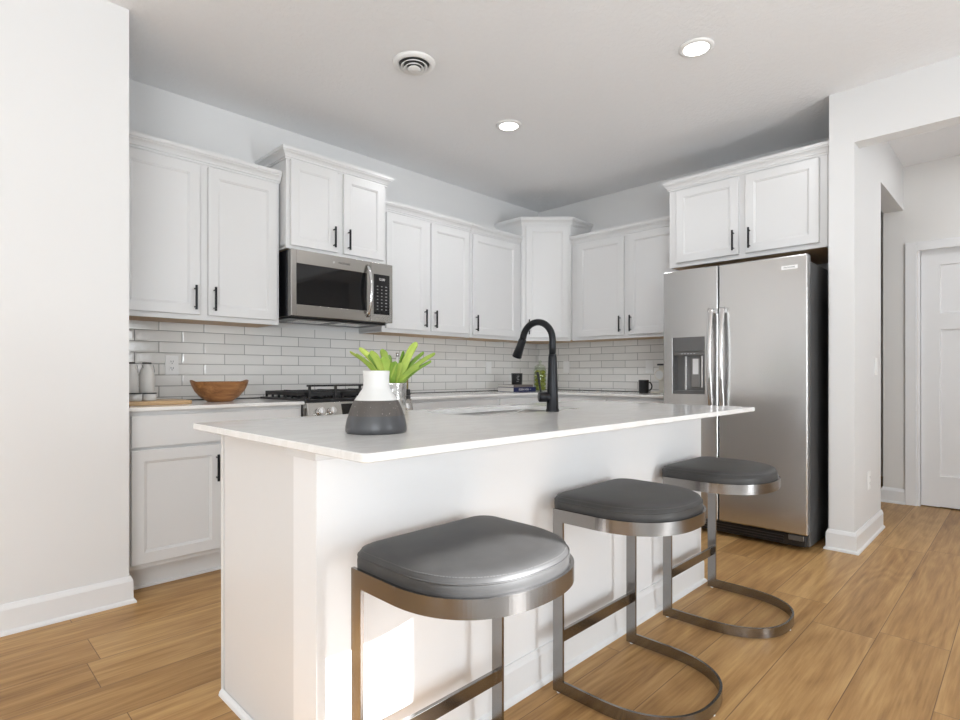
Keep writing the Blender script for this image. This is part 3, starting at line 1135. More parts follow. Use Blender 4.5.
pd = obj('paddle', bm, plain('paddle_grey', (0.26, 0.25, 0.24), 0.3, 0.3), dp)
bm = B()
fbox(bm, FB, DU0 + 0.127, DU0 + 0.167, DV0 + 0.135, DV1 - 0.148, 0.8642, 0.866)
obj('paddle_label', bm, WHITEINK, pd)
bm = B()
for k in range(5):
    fbox(bm, FB, DU0 + 0.06 + 0.022 * k, DU0 + 0.072 + 0.022 * k, DV1 - 0.116, DV1 - 0.110, FN + 0.0008, FN + 0.0016)
obj('touch_icon', bm, GREYINK, fd)
bm = B(); fbox(bm, FB, GAP + 0.004, FY1, DB, FZ, 0.834, FN, 0.007, 3)
rd = obj('fresh_food_door', bm, STEEL_H, t)

bm = B(); fbox(bm, FB, GAP - 0.0036, GAP + 0.0036, DB, FZ, 0.83, FN - 0.010)
obj('door_gasket', bm, BLACKP, t)


def fridge_handle(u, parent):
    bm = B()
    lp = []
    n = 21
    for i in range(n):
        s = i / (n - 1)
        bow = 0.030 + 0.034 * math.sin(PI * s)
        z = 0.835 + (1.515 - 0.835) * s
        hw = 0.0185 - 0.003 * math.sin(PI * s)
        th = 0.009
        c = FB.p(u, z, FN + bow)
        ring = []
        for k in range(14):
            a = 2 * PI * k / 14
            ca, sa = math.cos(a), math.sin(a)
            ring.append(c + FB.U * hw * math.copysign(abs(ca) ** 0.6, ca) + FB.N * th * math.copysign(abs(sa) ** 0.6, sa))
        lp.append(ring)
    loft(bm, lp, smooth=True)
    fbox(bm, FB, u - 0.014, u + 0.014, 0.836, 0.870, FN, FN + 0.036, 0.004)
    fbox(bm, FB, u - 0.014, u + 0.014, 1.480, 1.514, FN, FN + 0.036, 0.004)
    obj('handle', bm, CHROME, parent, label='bowed bright steel handle')


fridge_handle(GAP - 0.038, fd)
fridge_handle(GAP + 0.036, rd)
bm = B(); fbox(bm, FB, 2.632, 2.722, 1.716, 1.740, FN - 0.001, FN + 0.002, 0.001)
bd = obj('badge', bm, PLATE, rd, label='small silver badge plate')
text('badge_lettering', 'FRIGIDAIRE', 0.0125, FB, 2.677, 1.728, FN + 0.0022, DKSTEEL, bd)
for u in (FY0 + 0.02, FY1 - 0.09):
    bm = B(); fbox(bm, FB, u, u + 0.07, 1.7655, 1.795, 0.745, 0.83, 0.006)
    obj('hinge_cover', bm, DISP, t)

# ------------------------------------------------------------------ island
IX0, IX1, IY0, IY1 = -4.003, -1.745, -2.764, -1.744
KX0, KX1, KY0, KY1 = -3.9689, -1.782, -2.5078, -2.391
CX0, CYB = -3.9115, -1.779
t = thing('kitchen_island', 'white panelled kitchen island in the middle of the room', 'island', ((KX0 + KX1) / 2, -2.15, 0))
bm = B(); box(bm, KX0, KX1, KY0, KY1, 0.0, 0.8935)
obj('back_wall', bm, plain('island_wall_paint', (0.86, 0.862, 0.868), 0.45, noise=0.01), t)
bm = B()
box(bm, CX0, CX0 + 0.018, KY1 + 0.0005, CYB - 0.02, 0.10, 0.8935)
box(bm, KX1 - 0.048, KX1 - 0.03, KY1 + 0.0005, CYB - 0.02, 0.10, 0.8935)
box(bm, CX0 + 0.018, KX1 - 0.048, KY1 + 0.0005, CYB - 0.02, 0.10, 0.118)
box(bm, CX0 + 0.018, KX1 - 0.048, CYB - 0.038, CYB - 0.02, 0.118, 0.8935)
box(bm, CX0 + 0.01, KX1 - 0.04, KY1 + 0.0005, CYB - 0.09, 0.001, 0.0995)
obj('body', bm, CAB, t)
bm = B(); box(bm, CX0 - 0.008, CX0 - 0.0005, KY1 + 0.0005, CYB - 0.027, 0.001, 0.8935)
obj('end_panel', bm, CAB, t)
bm = B(); box(bm, CX0 - 0.010, CX0 + 0.02, CYB - 0.0195, CYB, 0.001, 0.8935, 0.001)
obj('face_frame', bm, CAB, t)
FI = Fr((0, CYB, 0), (-1, 0, 0), (0, 1, 0))
for a, b in ((1.84, 2.34), (2.36, 2.86), (2.88, 3.38), (3.40, 3.88)):
    bm = B()
    shaker(bm, FI, a, b, 0.142, 0.875, -0.019)
    d = obj('door', bm, CAB, t)
    pull(FI, a + 0.03, 0.68, 0.82, 0.001, d)
bm = B()
molding(bm, [(KX0 + 0.05, KY1), (KX0, KY1), (KX0, KY0), (KX1, KY0), (KX1, KY1)], bb_prof(0.125, 0.012))
obj('baseboard', bm, TRIM, t)
bm = B()
molding(bm, [(CX0 - 0.010, CYB - 0.015), (CX0 - 0.010, KY1 + 0.014)], [(0, 0), (0.013, 0), (0.013, 0.004), (0.011, 0.012), (0.006, 0.018), (0, 0.021)])
obj('shoe_molding', bm, TRIM, t)
bm = B()
box(bm, KX0 - 0.004, KX0 + 0.06, KY1 - 0.119, KY1 + 0.03, 0.868, 0.8932, 0.002)
obj('top_trim', bm, CAB, t)

# island countertop with the sink cut-out
SX0, SX1, SY0, SY1 = -3.115, -2.42, -2.208, -1.85
bm = B()
out = rrect(IX0, IX1, IY0, IY1, 0.018, 6)
hole = rrect(SX0, SX1, SY0, SY1, 0.045, 6)
e = 0.0025
def insr(r, x0, x1, y0, y1, d):
    return rrect(x0 + d, x1 - d, y0 + d, y1 - d, r, 6)
oi = insr(0.016, IX0, IX1, IY0, IY1, e)
Z0, Z1 = 0.894, 0.914
loft(bm, [[Vector((p[0], p[1], z)) for p in pp] for pp, z in ((hole, Z0), (oi, Z0), (out, Z0 + e), (out, Z1 - e), (oi, Z1), (hole, Z1), (hole, Z0))], True, False, False)
bmesh.ops.remove_doubles(bm, verts=bm.verts, dist=1e-5)
o = obj('island_countertop', bm, QUARTZ, loc=((IX0 + IX1) / 2, (IY0 + IY1) / 2, Z0))
tag(o, 'white quartz island countertop overhanging towards the bar stools', 'countertop')
# sink
t = thing('sink', 'undermount stainless sink set into the island countertop', 'sink', ((SX0 + SX1) / 2, (SY0 + SY1) / 2, 0.68))
bm = B()
lps = []
for d, z, r in ((-0.012, 0.8935, 0.05), (0.002, 0.8935, 0.045), (0.004, 0.87, 0.045), (0.012, 0.70, 0.05), (0.035, 0.685, 0.06), (0.14, 0.680, 0.03)):
    lps.append([Vector((p[0], p[1], z)) for p in rrect(SX0 + d, SX1 - d, SY0 + d, SY1 - d, r, 6)])
loft(bm, lps, True, False, True, True)
obj('basin', bm, SINKM, t)
bm = B(); lathe(bm, [(0.045, 0.6805), (0.045, 0.684), (0.03, 0.684), (0.026, 0.681), (0, 0.681)], ((SX0 + SX1) / 2, (SY0 + SY1) / 2, 0), 28)
obj('drain', bm, CHROME, t)

# faucet
fx, fy, fz = -2.702, -2.248, 0.914
t = thing('faucet', 'matte black gooseneck faucet behind the island sink', 'faucet', (fx, fy, fz))
bm = B()
lathe(bm, [(0.0, 0.0), (0.029, 0.0), (0.029, 0.006), (0.0265, 0.012), (0.0235, 0.10), (0.0185, 0.235), (0.0165, 0.25)], (fx, fy, fz + 0.0003), 28)
obj('body', bm, BLACKM, t)
AZ = math.radians(93)                       # spout heading
hx, hy = math.cos(AZ), math.sin(AZ)
Rg = 0.081
zc = fz + 0.312
pts = [Vector((fx, fy, fz + 0.248)), Vector((fx, fy, fz + 0.28))]
for i in range(25):
    a = PI - (PI * 0.93) * i / 24
    d = Rg + Rg * math.cos(a)
    pts.append(Vector((fx + hx * d, fy + hy * d, zc + Rg * math.sin(a))))
end = pts[-1]
tn = (pts[-1] - pts[-2]).normalized()
pts.append(end + tn * 0.012)
bm = B(); tube(bm, pts, 0.0150, 18)
gn = obj('gooseneck', bm, BLACKM, t)
p0 = pts[-1]
td = (tn + Vector((hx, hy, 0)) * 0.14).normalized()
bm = B(); tube(bm, [p0 - td * 0.004, p0 + td * 0.003, p0 + td * 0.03, p0 + td * 0.082, p0 + td * 0.086], [0.016, 0.0178, 0.0182, 0.0225, 0.020], 20)
obj('spray_head', bm, BLACKM, t)
# side handle: stub barrel to the camera's left, thin upright lever
hd = Vector((-0.78, 0.62, 0)).normalized()
hb = Vector((fx, fy, fz + 0.064))
bm = B(); tube(bm, [hb, hb + hd * 0.03, hb + hd * 0.058, hb + hd * 0.062], [0.021, 0.0225, 0.0225, 0.018], 20)
hn = obj('handle_barrel', bm, BLACKM, t)
le = hb + hd * 0.05
bm = B(); tube(bm, [le + Vector((0, 0, 0.012)), le + Vector((0, 0, 0.03)) + hd * 0.004, le + Vector((0, 0, 0.105)) + hd * 0.016, le + Vector((0, 0, 0.108)) + hd * 0.016], [0.0055, 0.0045, 0.0055, 0.004], 12)
obj('lever', bm, BLACKM, hn)

# ------------------------------------------------------------------ bar stools
SW = 0.492                                    # outer width
BT, BH = 0.009, 0.040                         # flat bar thickness and width
SD = 0.448                                    # depth


def d_path(w, depth, straight, n=28):
    """U from the island side (+y = 0) out to the curve and back; centre x = 0"""
    r = w / 2
    pts = [(-r, 0.0)]
    for i in range(n + 1):
        a = PI + PI * i / n
        ca, sa = math.cos(a), math.sin(a)
        q = 2.35
        x = r * math.copysign(abs(ca) ** (2 / q), ca)
        y = -straight + (depth - straight) * math.copysign(abs(sa) ** (2 / q), sa)
        pts.append((x, y))
    pts.append((r, 0.0))
    # drop duplicates
    o = [pts[0]]
    for p in pts[1:]:
        if (Vector(p) - Vector(o[-1])).length > 1e-4:
            o.append(p)
    return o


def band(bm, path, z0, z1, th):
    inn = miter_path(path, -th)
    # right-hand side of the path must be outside
    lp = []
    for a, b in zip(path, inn):
        lp.append([Vector((a[0], a[1], z0)), Vector((b[0], b[1], z0)), Vector((b[0], b[1], z1)), Vector((a[0], a[1], z1))])
    loft(bm, lp)


def make_stool(label):
    t = thing('bar_stool', label, 'bar stool', (0, 0, 0), 'bar stools at the island')
    path = d_path(SW, SD, 0.17, 72)
    zf0, zf1 = 0.578, 0.620
    seat = d_path(SW, 0.392, 0.150, 72)
    bm = B(); band(bm, seat, zf0, zf1, BT)
    box(bm, -SW / 2 + BT, SW / 2 - BT, -BH, -BH + BT, zf0 + 0.012, zf1 - 0.002)
    obj('seat_frame', bm, STOOLM, t)
    bm = B(); band(bm, path, 0.004, 0.004 + BH, BT)
    fl = obj('floor_loop', bm, STOOLM, t)
    for x, y in ((-SW / 2 + 0.005, -0.02), (SW / 2 - 0.005, -0.02), (0, -SD + 0.005)):
        bm = B(); lathe(bm, [(0.0, 0.0), (0.006, 0.0), (0.006, 0.0038), (0.0, 0.0038)], (x, y, 0.0001), 12)
        obj('glide', bm, PLATE, fl)
    for s in (-1, 1):
        bm = B()
        a, b = s * SW / 2, s * (SW / 2 - BT)
        x0, x1 = min(a, b), max(a, b)
        box(bm, x0, x1, -BH, 0, 0.0045 + BH - 0.0003, zf0 + 0.0003)
        obj('leg', bm, STOOLM, t)
    bm = B(); box(bm, -SW / 2 + BT, SW / 2 - BT, -BH / 2 - 0.006, -BH / 2 + 0.006, 0.165, 0.205, 0.001)
    obj('stretcher', bm, STOOLM, t)
    # cushion outline: D with rounded island-side corners
    ow = SW - 2 * BT - 0.003
    pd = d_path(ow, 0.392 - BT - 0.0015, 0.150, 48)
    r = 0.055
    ol = []
    back = 0.030
    for i in range(7):
        a = PI / 2 * i / 6
        ol.append((-ow / 2 + r - r * math.sin(a) if False else -ow / 2 + r - r * math.sin(PI / 2 * i / 6), back - r + r * math.cos(PI / 2 * i / 6)))
    ol += pd[1:-1]
    for i in range(7):
        ol.append((ow / 2 - r + r * math.cos(PI / 2 * i / 6), back - r + r * math.sin(PI / 2 * i / 6)))
    cx, cy = 0.0, -0.175
    lps = []
    for k, z in ((0.97, 0.594), (0.998, 0.602), (1.0, 0.632), (0.996, 0.641), (0.983, 0.650), (0.958, 0.6575), (0.915, 0.663), (0.85, 0.6665), (0.72, 0.669), (0.45, 0.671), (0.2, 0.6715)):
        lps.append([Vector((cx + (x - cx) * k, cy + (y - cy) * k, z)) for x, y in ol])
    bm = B(); loft(bm, lps, True, True, True, True)
    cu = obj('cushion', bm, LEATHER, t, label='charcoal leather seat cushion')
    ring = [Vector((cx + (x - cx) * 0.992, cy + (y - cy) * 0.992, 0.6445)) for x, y in ol]
    bm = B(); tube(bm, ring + [ring[0]], 0.0022, 6, True, True)
    obj('piping', bm, LEATHER, cu)
    bm = B()
    r2 = [Vector((cx + (x - cx) * 0.962, cy + (y - cy) * 0.962, 0.6572)) for x, y in ol]
    # dashed stitching
    acc = 0.0
    for a, b in zip(r2, r2[1:] + r2[:1]):
        ln = (b - a).length
        if ln < 1e-5:
            continue
        s = 0.0
        while s < ln - 0.004:
            p, q = a + (b - a) * (s / ln), a + (b - a) * ((s + 0.004) / ln)
            tube(bm, [p, q], 0.0008, 4, True, False)
            s += 0.0075
    obj('stitching', bm, THREAD, cu)
    return t


s1 = make_stool('bar stool with sunlit charcoal cushion, nearest the panelled end of the island')
s1.location = (-3.676, -2.585, 0)
s2 = copy_tree(s1)
s2['label'] = 'middle one of the three charcoal bar stools along the island'
s2.location = (-2.876, -2.570, 0)
s3 = copy_tree(s1)
s3['label'] = 'bar stool with charcoal cushion standing in front of the refrigerator'
s3.location = (-2.062, -2.560, 0)

# ------------------------------------------------------------------ unseen living area: pale rug added to bounce sun onto the ceiling
bm = B()
box(bm, -6.6, -1.75, -6.15, -3.95, 0.0003, 0.012, 0.004)
o = obj('bounce_rug', bm, plain('bounce_rug_pile', (0.80, 0.79, 0.77), 0.9, noise=0.08, nscale=200), loc=(-4.2, -5.05, 0))
tag(o, 'unseen pale rug added on the oak floor to bounce sun onto the ceiling', 'rug')

# ------------------------------------------------------------------ ceiling fixtures
def recessed(x, y, label, power=6.0):
    t = thing('recessed_light', label, 'ceiling light', (x, y, H), 'recessed ceiling lights')
    bm = B(); lathe(bm, [(0.088, H - 0.0002), (0.088, H - 0.004), (0.080, H - 0.009), (0.066, H - 0.011), (0.064, H - 0.009)], (x, y, 0), 40, cap1=False)
    obj('trim_ring', bm, PLATE, t)
    bm = B(); lathe(bm, [(0.064, H - 0.0092), (0.0, H - 0.0095)], (x, y, 0), 40, cap0=False)
    obj('lens', bm, LAMP, t)
    d = bpy.data.lights.new('recessed_lamp', 'AREA')
    d.shape = 'DISK'
    d.size = 0.12
    d.energy = power
    d.color = (0.96, 0.97, 1.0)
    lo = bpy.data.objects.new('recessed_lamp', d)
    COL.objects.link(lo)
    lo.location = (x, y, H - 0.016)


recessed(0.25, -3.95, 'added unseen recessed ceiling light brightening the hallway beyond the wide opening', 9.0)  # lamp added out of view to brighten the hall
recessed(-1.764, -2.475, 'lit round recessed ceiling light, the one above the refrigerator end of the island')
recessed(-1.775, -1.165, 'lit round recessed ceiling light, the one above the far corner side of the island')
t = thing('ceiling_vent', 'round white ceiling air vent with concentric rings', 'vent', (-2.715, -1.305, H))
vx, vy = -2.715, -1.305
bm = B(); lathe(bm, [(0.118, H - 0.0002), (0.116, H - 0.006), (0.100, H - 0.016), (0.088, H - 0.016), (0.084, H - 0.004)], (vx, vy, 0), 44, cap1=False)
obj('flange', bm, PLATE, t)
bm = B(); lathe(bm, [(0.084, H - 0.0035), (0.0, H - 0.0035)], (vx, vy, 0), 44, cap0=False)
obj('throat', bm, SLOT, t)
for r0, r1, z in ((0.074, 0.062, 0.022), (0.054, 0.044, 0.030)):
    bm = B(); lathe(bm, [(r1 - 0.004, H - z + 0.012), (r0, H - z), (r0 - 0.002, H - z - 0.003), (r1 - 0.006, H - z + 0.010), (r1 - 0.004, H - z + 0.012)], (vx, vy, 0), 44, cap0=False, cap1=False)
    obj('louver_ring', bm, PLATE, t)
bm = B(); lathe(bm, [(0.024, H - 0.024), (0.036, H - 0.034), (0.033, H - 0.037), (0.0, H - 0.038)], (vx, vy, 0), 44)
obj('center_disc', bm, PLATE, t)

# ------------------------------------------------------------------ outlets and switch
def wall_plate(label, F, u, v, kind, n=0.009, name='wall_outlet'):
    t = thing(name, label, 'light switch' if kind == 'switch' else 'outlet', F.p(u, v - 0.06, n))
    bm = B(); fbox(bm, F, u - 0.037, u + 0.037, v - 0.059, v + 0.059, n, n + 0.006, 0.002)
    obj('cover_plate', bm, PLATE, t)
    if kind == 'outlet':
        for dv in (-0.02, 0.02):
            bm = B()
            fbox(bm, F, u - 0.016, u + 0.016, v + dv - 0.0145, v + dv + 0.0145, n + 0.006, n + 0.0085, 0.001)
            s = obj('socket', bm, PLATE, t)
            bm = B()
            fbox(bm, F, u - 0.0075, u - 0.0045, v + dv - 0.003, v + dv + 0.008, n + 0.0085, n + 0.0088)
            fbox(bm, F, u + 0.0045, u + 0.0075, v + dv - 0.003, v + dv + 0.008, n + 0.0085, n + 0.0088)
            cyl(bm, F.p(u, v + dv - 0.0085, n + 0.0085), F.p(u, v + dv - 0.0085, n + 0.0088), 0.0028, 10)
            obj('slots', bm, SLOT, s)
    elif kind == 'switch':
        bm = B(); fbox(bm, F, u - 0.017, u + 0.017, v - 0.034, v + 0.034, n + 0.006, n + 0.010, 0.002)
        obj('rocker', bm, PLATE, t)
    else:
        bm = B(); fbox(bm, F, u - 0.017, u + 0.017, v - 0.034, v + 0.034, n + 0.006, n + 0.008, 0.001)
        obj('insert', bm, PLATE, t)


wall_plate('white duplex outlet on the tile between the bottles and the wooden bowl', FA, -3.557, 1.131, 'outlet')
wall_plate('white wall plate on the tile above the stacked books', FA, -0.775, 1.137, 'plain')
wall_plate('white wall plate on the tile just right of the faucet neck', FB, 0.372, 1.147, 'plain')
wall_plate('white wall plate on the tile above the black handled mug', FB, 1.285, 1.142, 'plain')
FSW = Fr((0, S1, 0), (1, 0, 0), (0, -1, 0))
wall_plate('white light switch on the narrow wall beside the hallway opening', FSW, -0.06, 1.128, 'switch', 0.0, 'light_switch')
wall_plate('white outlet low on the narrow wall beside the hallway opening', FSW, -0.287, 0.385, 'outlet', 0.0)

# ------------------------------------------------------------------ things on the island
vx, vy, vz = -3.736, -2.419, 0.9143
bm = B()
vp = [(0.0, 0.0), (0.082, 0.0), (0.0850, 0.005), (0.0848, 0.018), (0.0815, 0.034), (0.0775, 0.048), (0.0715, 0.066), (0.0655, 0.080), (0.0605, 0.090), (0.053, 0.100), (0.045, 0.112), (0.039, 0.121), (0.0362, 0.128), (0.0358, 0.150), (0.0372, 0.168), (0.0375, 0.1705), (0.036, 0.172), (0.0335, 0.170), (0.032, 0.150), (0.034, 0.125), (0.06, 0.085), (0.07, 0.05), (0.0, 0.03)]
mi = []
for (r0, z0), (r1, z1) in zip(vp, vp[1:]):
    zm = (z0 + z1) / 2
    mi.append(0 if zm < 0.047 else (1 if zm < 0.089 else 2))
for k in range(16, len(mi)):
    mi[k] = 2
lathe(bm, vp, (vx, vy, vz), 56, True, False, False, mi)
o = obj('vase', bm, [GREYGLAZE, BROWNGLAZE, WHITEGLAZE], loc=(vx, vy, vz))
tag(o, 'ceramic vase, white neck over brown and grey glaze, on the island', 'vase')

px, py, pz = -3.290, -1.885, 0.9143
t = thing('potted_plant', 'bright green strap-leaved plant in a silver pot behind the vase', 'plant', (px, py, pz))
bm = B()
lathe(bm, [(0.0, 0.0), (0.052, 0.0), (0.055, 0.004), (0.057, 0.06), (0.059, 0.122), (0.060, 0.126), (0.058, 0.128), (0.056, 0.124), (0.054, 0.1), (0.0, 0.1)], (px, py, pz), 44)
obj('pot', bm, GALV, t, label='hammered silver pot')
bm = B(); lathe(bm, [(0.0545, 0.1005), (0.05, 0.106), (0.0, 0.108)], (px, py, pz), 30, cap0=False)
obj('soil', bm, SOIL, t)


def leaf(az, spread, h, w, base_r=0.02, twist=0.0):
    """strap leaf bending outward from the pot, azimuth in the world"""
    d = Vector((math.cos(az), math.sin(az), 0))
    side = Vector((-d.y, d.x, 0))
    side = (side * math.cos(twist) + d * math.sin(twist)).normalized()
    bm = B()
    lp = []
    n = 16
    for i in range(n + 1):
        s = 1 - (1 - i / n) ** 1.7
        r = base_r + spread * (0.35 * s + 0.65 * s ** 1.9)
        z = 0.105 + h * (1.15 * s - 0.15 * s * s)
        c = Vector((px, py, pz)) + d * r + Vector((0, 0, z))
        ww = w * (0.55 + 0.45 * min(1, s * 2)) * math.sqrt(max(0.03, 1 - max(0, (s - 0.88) / 0.12) ** 2)) * 0.5
        th = 0.0022 * (1 - 0.6 * s)
        tz = Vector((0, 0, 1)) * (h) + d * spread * (0.35 + 1.235 * s)
        tz.normalize()
        nn = side.cross(tz).normalized()
        cup = 0.32
        ring = []
        for u in (-1, -0.5, 0, 0.5, 1):
            ring.append(c + side * ww * u + nn * (th + abs(u) ** 1.6 * ww * cup))
        for u in (1, 0.5, 0, -0.5, -1):
            ring.append(c + side * ww * u + nn * (-th + abs(u) ** 1.6 * ww * cup))
        lp.append(ring)
    loft(bm, lp, True, True, True, True)
    return obj('leaf', bm, LEAF, t)


SR = Vector((math.sin(YAW), -math.cos(YAW), 0))         # a reading direction for the spread
SA = math.atan2(SR.y, SR.x)
for k, (side_, spread, h, w) in enumerate([
        (PI + 0.10, 0.130, 0.125, 0.040), (PI - 0.30, 0.105, 0.140, 0.042), (PI + 0.45, 0.100, 0.115, 0.040), (PI - 0.05, 0.065, 0.115, 0.040),
        (PI + 0.80, 0.065, 0.125, 0.042), (PI - 0.9, 0.045, 0.135, 0.042), (-PI / 2 - 0.3, 0.045, 0.105, 0.046), (-PI / 2 + 0.35, 0.035, 0.090, 0.048),
        (PI / 2 + 0.3, 0.04, 0.115, 0.042), (-1.0, 0.055, 0.085, 0.046), (0.9, 0.055, 0.105, 0.042), (-0.30, 0.065, 0.155, 0.042),
        (0.25, 0.095, 0.125, 0.040), (-0.05, 0.130, 0.120, 0.040), (0.45, 0.120, 0.095, 0.036), (-0.55, 0.100, 0.075, 0.038),
        (PI + 0.2, 0.030, 0.105, 0.044), (0.1, 0.030, 0.120, 0.044), (-0.75, 0.045, 0.125, 0.042)]):
    leaf(SA + side_, spread * 1.14, h * 1.20, w * 0.80, 0.018 + 0.006 * (k % 3), 0.9 if k % 2 else -0.6)

# ------------------------------------------------------------------ things on the counter left of the range
bm = B()
slab(bm, rrect(-3.925, -3.585, -0.47, -0.20, 0.02, 4)[::1], 0.9143, 0.934, 0.003)
o = obj('cutting_board', bm, BOARDW, loc=(-3.75, -0.33, 0.9143))
tag(o, 'pale wooden board under the white bottles and jars', 'cutting board')


def swing_bottle(x, y, label):
    z = 0.9343
    t = thing('bottle', label, 'bottle', (x, y, z), 'pale stoneware bottles')
    bm = B()
    lathe(bm, [(0.0, 0.0), (0.035, 0.0), (0.0375, 0.004), (0.0375, 0.120), (0.036, 0.142), (0.032, 0.165), (0.023, 0.180), (0.020, 0.190), (0.020, 0.198), (0.0, 0.198)], (x, y, z), 36)
    obj('body', bm, STONEWARE, t)
    bm = B(); lathe(bm, [(0.0, 0.1985), (0.0225, 0.1985), (0.0225, 0.2065), (0.0, 0.2070)], (x, y, z), 28)
    obj('cap', bm, BLACKP, t)
    bm = B()
    pts = []
    for i in range(15):
        a = PI * i / 14
        pts.append((x + 0.027 * math.cos(a) + 0.02 * math.sin(a), y - 0.012, z + 0.193 - 0.055 * math.sin(a)))
    tube(bm, pts, 0.0013, 6)
    obj('wire_bail', bm, DKSTEEL, t)


swing_bottle(-3.755, -0.262, 'pale stoneware bottle with black cap on the board, the one closer to the outlet')
swing_bottle(-3.834, -0.262, 'pale stoneware bottle with black cap on the board, the one against the closet wall')


def jar(x, y, label):
    z = 0.9343
    t = thing('canister', label, 'canister', (x, y, z), 'small white lidded canisters')
    bm = B(); lathe(bm, [(0.0, 0.0), (0.030, 0.0), (0.032, 0.003), (0.032, 0.036), (0.0, 0.036)], (x, y, z), 32)
    obj('body', bm, WHITEGLAZE, t)
    bm = B(); lathe(bm, [(0.0, 0.0363), (0.0335, 0.0363), (0.0335, 0.0415), (0.0, 0.042)], (x, y, z), 32)
    obj('lid', bm, BLACKP, t)


jar(-3.765, -0.352, 'small white canister with black lid on the board, the one closer to the bowl')
jar(-3.833, -0.352, 'small white canister with black lid on the board, the one at the closet wall')

# wooden bowl with raised ends
bx, by, bz = -3.375, -0.285, 0.9143
bm = B()
seg = 56
def bowl_ring(k, z, lift):
    return [Vector((bx + 0.163 * k * math.cos(2 * PI * i / seg), by + 0.135 * k * math.sin(2 * PI * i / seg),
                    bz + z + lift * max(0, abs(math.cos(2 * PI * i / seg)) - 0.92) ** 1.3 * 4.2)) for i in range(seg)]
prof = [(0.42, 0.0, 0), (0.46, 0.004, 0), (0.66, 0.026, 0), (0.84, 0.060, 0.0), (0.945, 0.092, 0.03), (0.99, 0.113, 0.06), (1.0, 0.117, 0.07), (0.97, 0.1175, 0.07), (0.94, 0.110, 0.05), (0.80, 0.064, 0.0), (0.60, 0.028, 0), (0.35, 0.012, 0)]
loft(bm, [bowl_ring(*p) for p in prof], True, True, True, True)
o = obj('bowl', bm, BOWLW, loc=(bx, by, bz))
tag(o, 'brown wooden bowl with upturned ends on the counter beside the range', 'bowl')

# ------------------------------------------------------------------ things on the counter right of the range
def cap_bottle(x, y, h, r, cap_h, cap_r, label, bodym, capm, name='bottle', cat='bottle'):
    z = 0.9143
    t = thing(name, label, cat, (x, y, z))
    bm = B(); lathe(bm, [(0.0, 0.0), (r - 0.003, 0.0), (r, 0.003), (r, h * 0.55), (r * 0.85, h * 0.68), (cap_r * 0.85, h * 0.82), (cap_r * 0.8, h), (0.0, h)], (x, y, z), 28)
    obj('body', bm, bodym, t)
    bm = B(); lathe(bm, [(0.0, h + 0.0003), (cap_r, h + 0.0003), (cap_r, h + cap_h), (0.0, h + cap_h + 0.001)], (x, y, z), 24)
    obj('cap', bm, capm, t)


cap_bottle(-2.150, -0.25, 0.270, 0.033, 0.042, 0.017, 'dark-capped amber bottle behind the plant, closest to the range', OIL, BLACKP)
cap_bottle(-2.040, -0.25, 0.295, 0.031, 0.030, 0.012, 'slim pale bottle with bright stopper behind the plant leaves', STONEWARE, CHROME)
cap_bottle(-1.960, -0.25, 0.265, 0.021, 0.045, 0.018, 'dark-capped bottle behind the tallest plant leaf, farthest from the range', OIL, BLACKP)
x, y = -2.035, -0.375
t = thing('pepper_shaker', 'small black shaker on the counter behind the silver pot', 'shaker', (x, y, 0.9143))
bm = B(); lathe(bm, [(0.0, 0.0), (0.019, 0.0), (0.020, 0.003), (0.019, 0.038), (0.0, 0.038)], (x, y, 0.9143), 24)
obj('body', bm, BLACKP, t)
bm = B(); lathe(bm, [(0.0, 0.0385), (0.0185, 0.0385), (0.016, 0.047), (0.0, 0.048)], (x, y, 0.9143), 24)
obj('lid', bm, BLACKM, t)

# books in the corner
def book(cx, cy, z, w, d, th, rot, cover, label, spine=None):
    t = thing('book', label, 'book', (cx, cy, z), 'stacked books in the corner')
    c, s = math.cos(rot), math.sin(rot)
    F = Fr((cx, cy, z), (c, s, 0), (s, -c, 0))      # u along the spine, n out of the spine
    bm = B()
    fbox(bm, F, -w / 2 + 0.004, w / 2 - 0.004, 0.003, th - 0.003, -d / 2 + 0.004, d / 2 - 0.003)
    obj('pages', bm, PAPER, t)
    bm = B()
    fbox(bm, F, -w / 2, w / 2, 0, 0.0028, -d / 2, d / 2)
    fbox(bm, F, -w / 2, w / 2, th - 0.0028, th, -d / 2, d / 2)
    fbox(bm, F, -w / 2, w / 2, 0.0028, th - 0.0028, d / 2 - 0.0028, d / 2)
    cv = obj('cover', bm, cover, t)
    if spine:
        text('spine_lettering', spine, th * 0.62, F, 0.0, th * 0.5, d / 2 + 0.0003, WHITEINK, cv)
    return t


book(-0.715, -0.315, 0.9143, 0.285, 0.22, 0.042, math.radians(-5), NAVY, 'thick navy book with white spine lettering, bottom of the corner stack', 'EDEN HOU  \u2022')
book(-0.722, -0.310, 0.9566, 0.255, 0.20, 0.022, math.radians(-3), GREYCOV, 'thinner taupe-covered book lying on the navy book')
x, y, z = -0.745, -0.345, 0.9789
t = thing('cup', 'black tumbler with pale markings standing on the stacked books', 'cup', (x, y, z))
bm = B(); lathe(bm, [(0.0, 0.0), (0.046, 0.0), (0.049, 0.004), (0.052, 0.102), (0.0525, 0.105), (0.049, 0.105), (0.047, 0.01), (0.0, 0.008)], (x, y, z), 36)
cb = obj('body', bm, BLACKP, t)
bm = B()
for k in range(4):
    a0 = math.radians(-141 + (k % 2) * 7)
    v = z + 0.03 + 0.016 * k
    for j in range(3):
        a = a0 + j * 0.12
        rr = 0.0518 + 0.0006
        c0 = Vector((x + rr * math.cos(a), y + rr * math.sin(a), v))
        c1 = Vector((x + rr * math.cos(a + 0.08), y + rr * math.sin(a + 0.08), v))
        tube(bm, [c0, c1], 0.003, 6)
obj('markings', bm, GREYINK, cb)

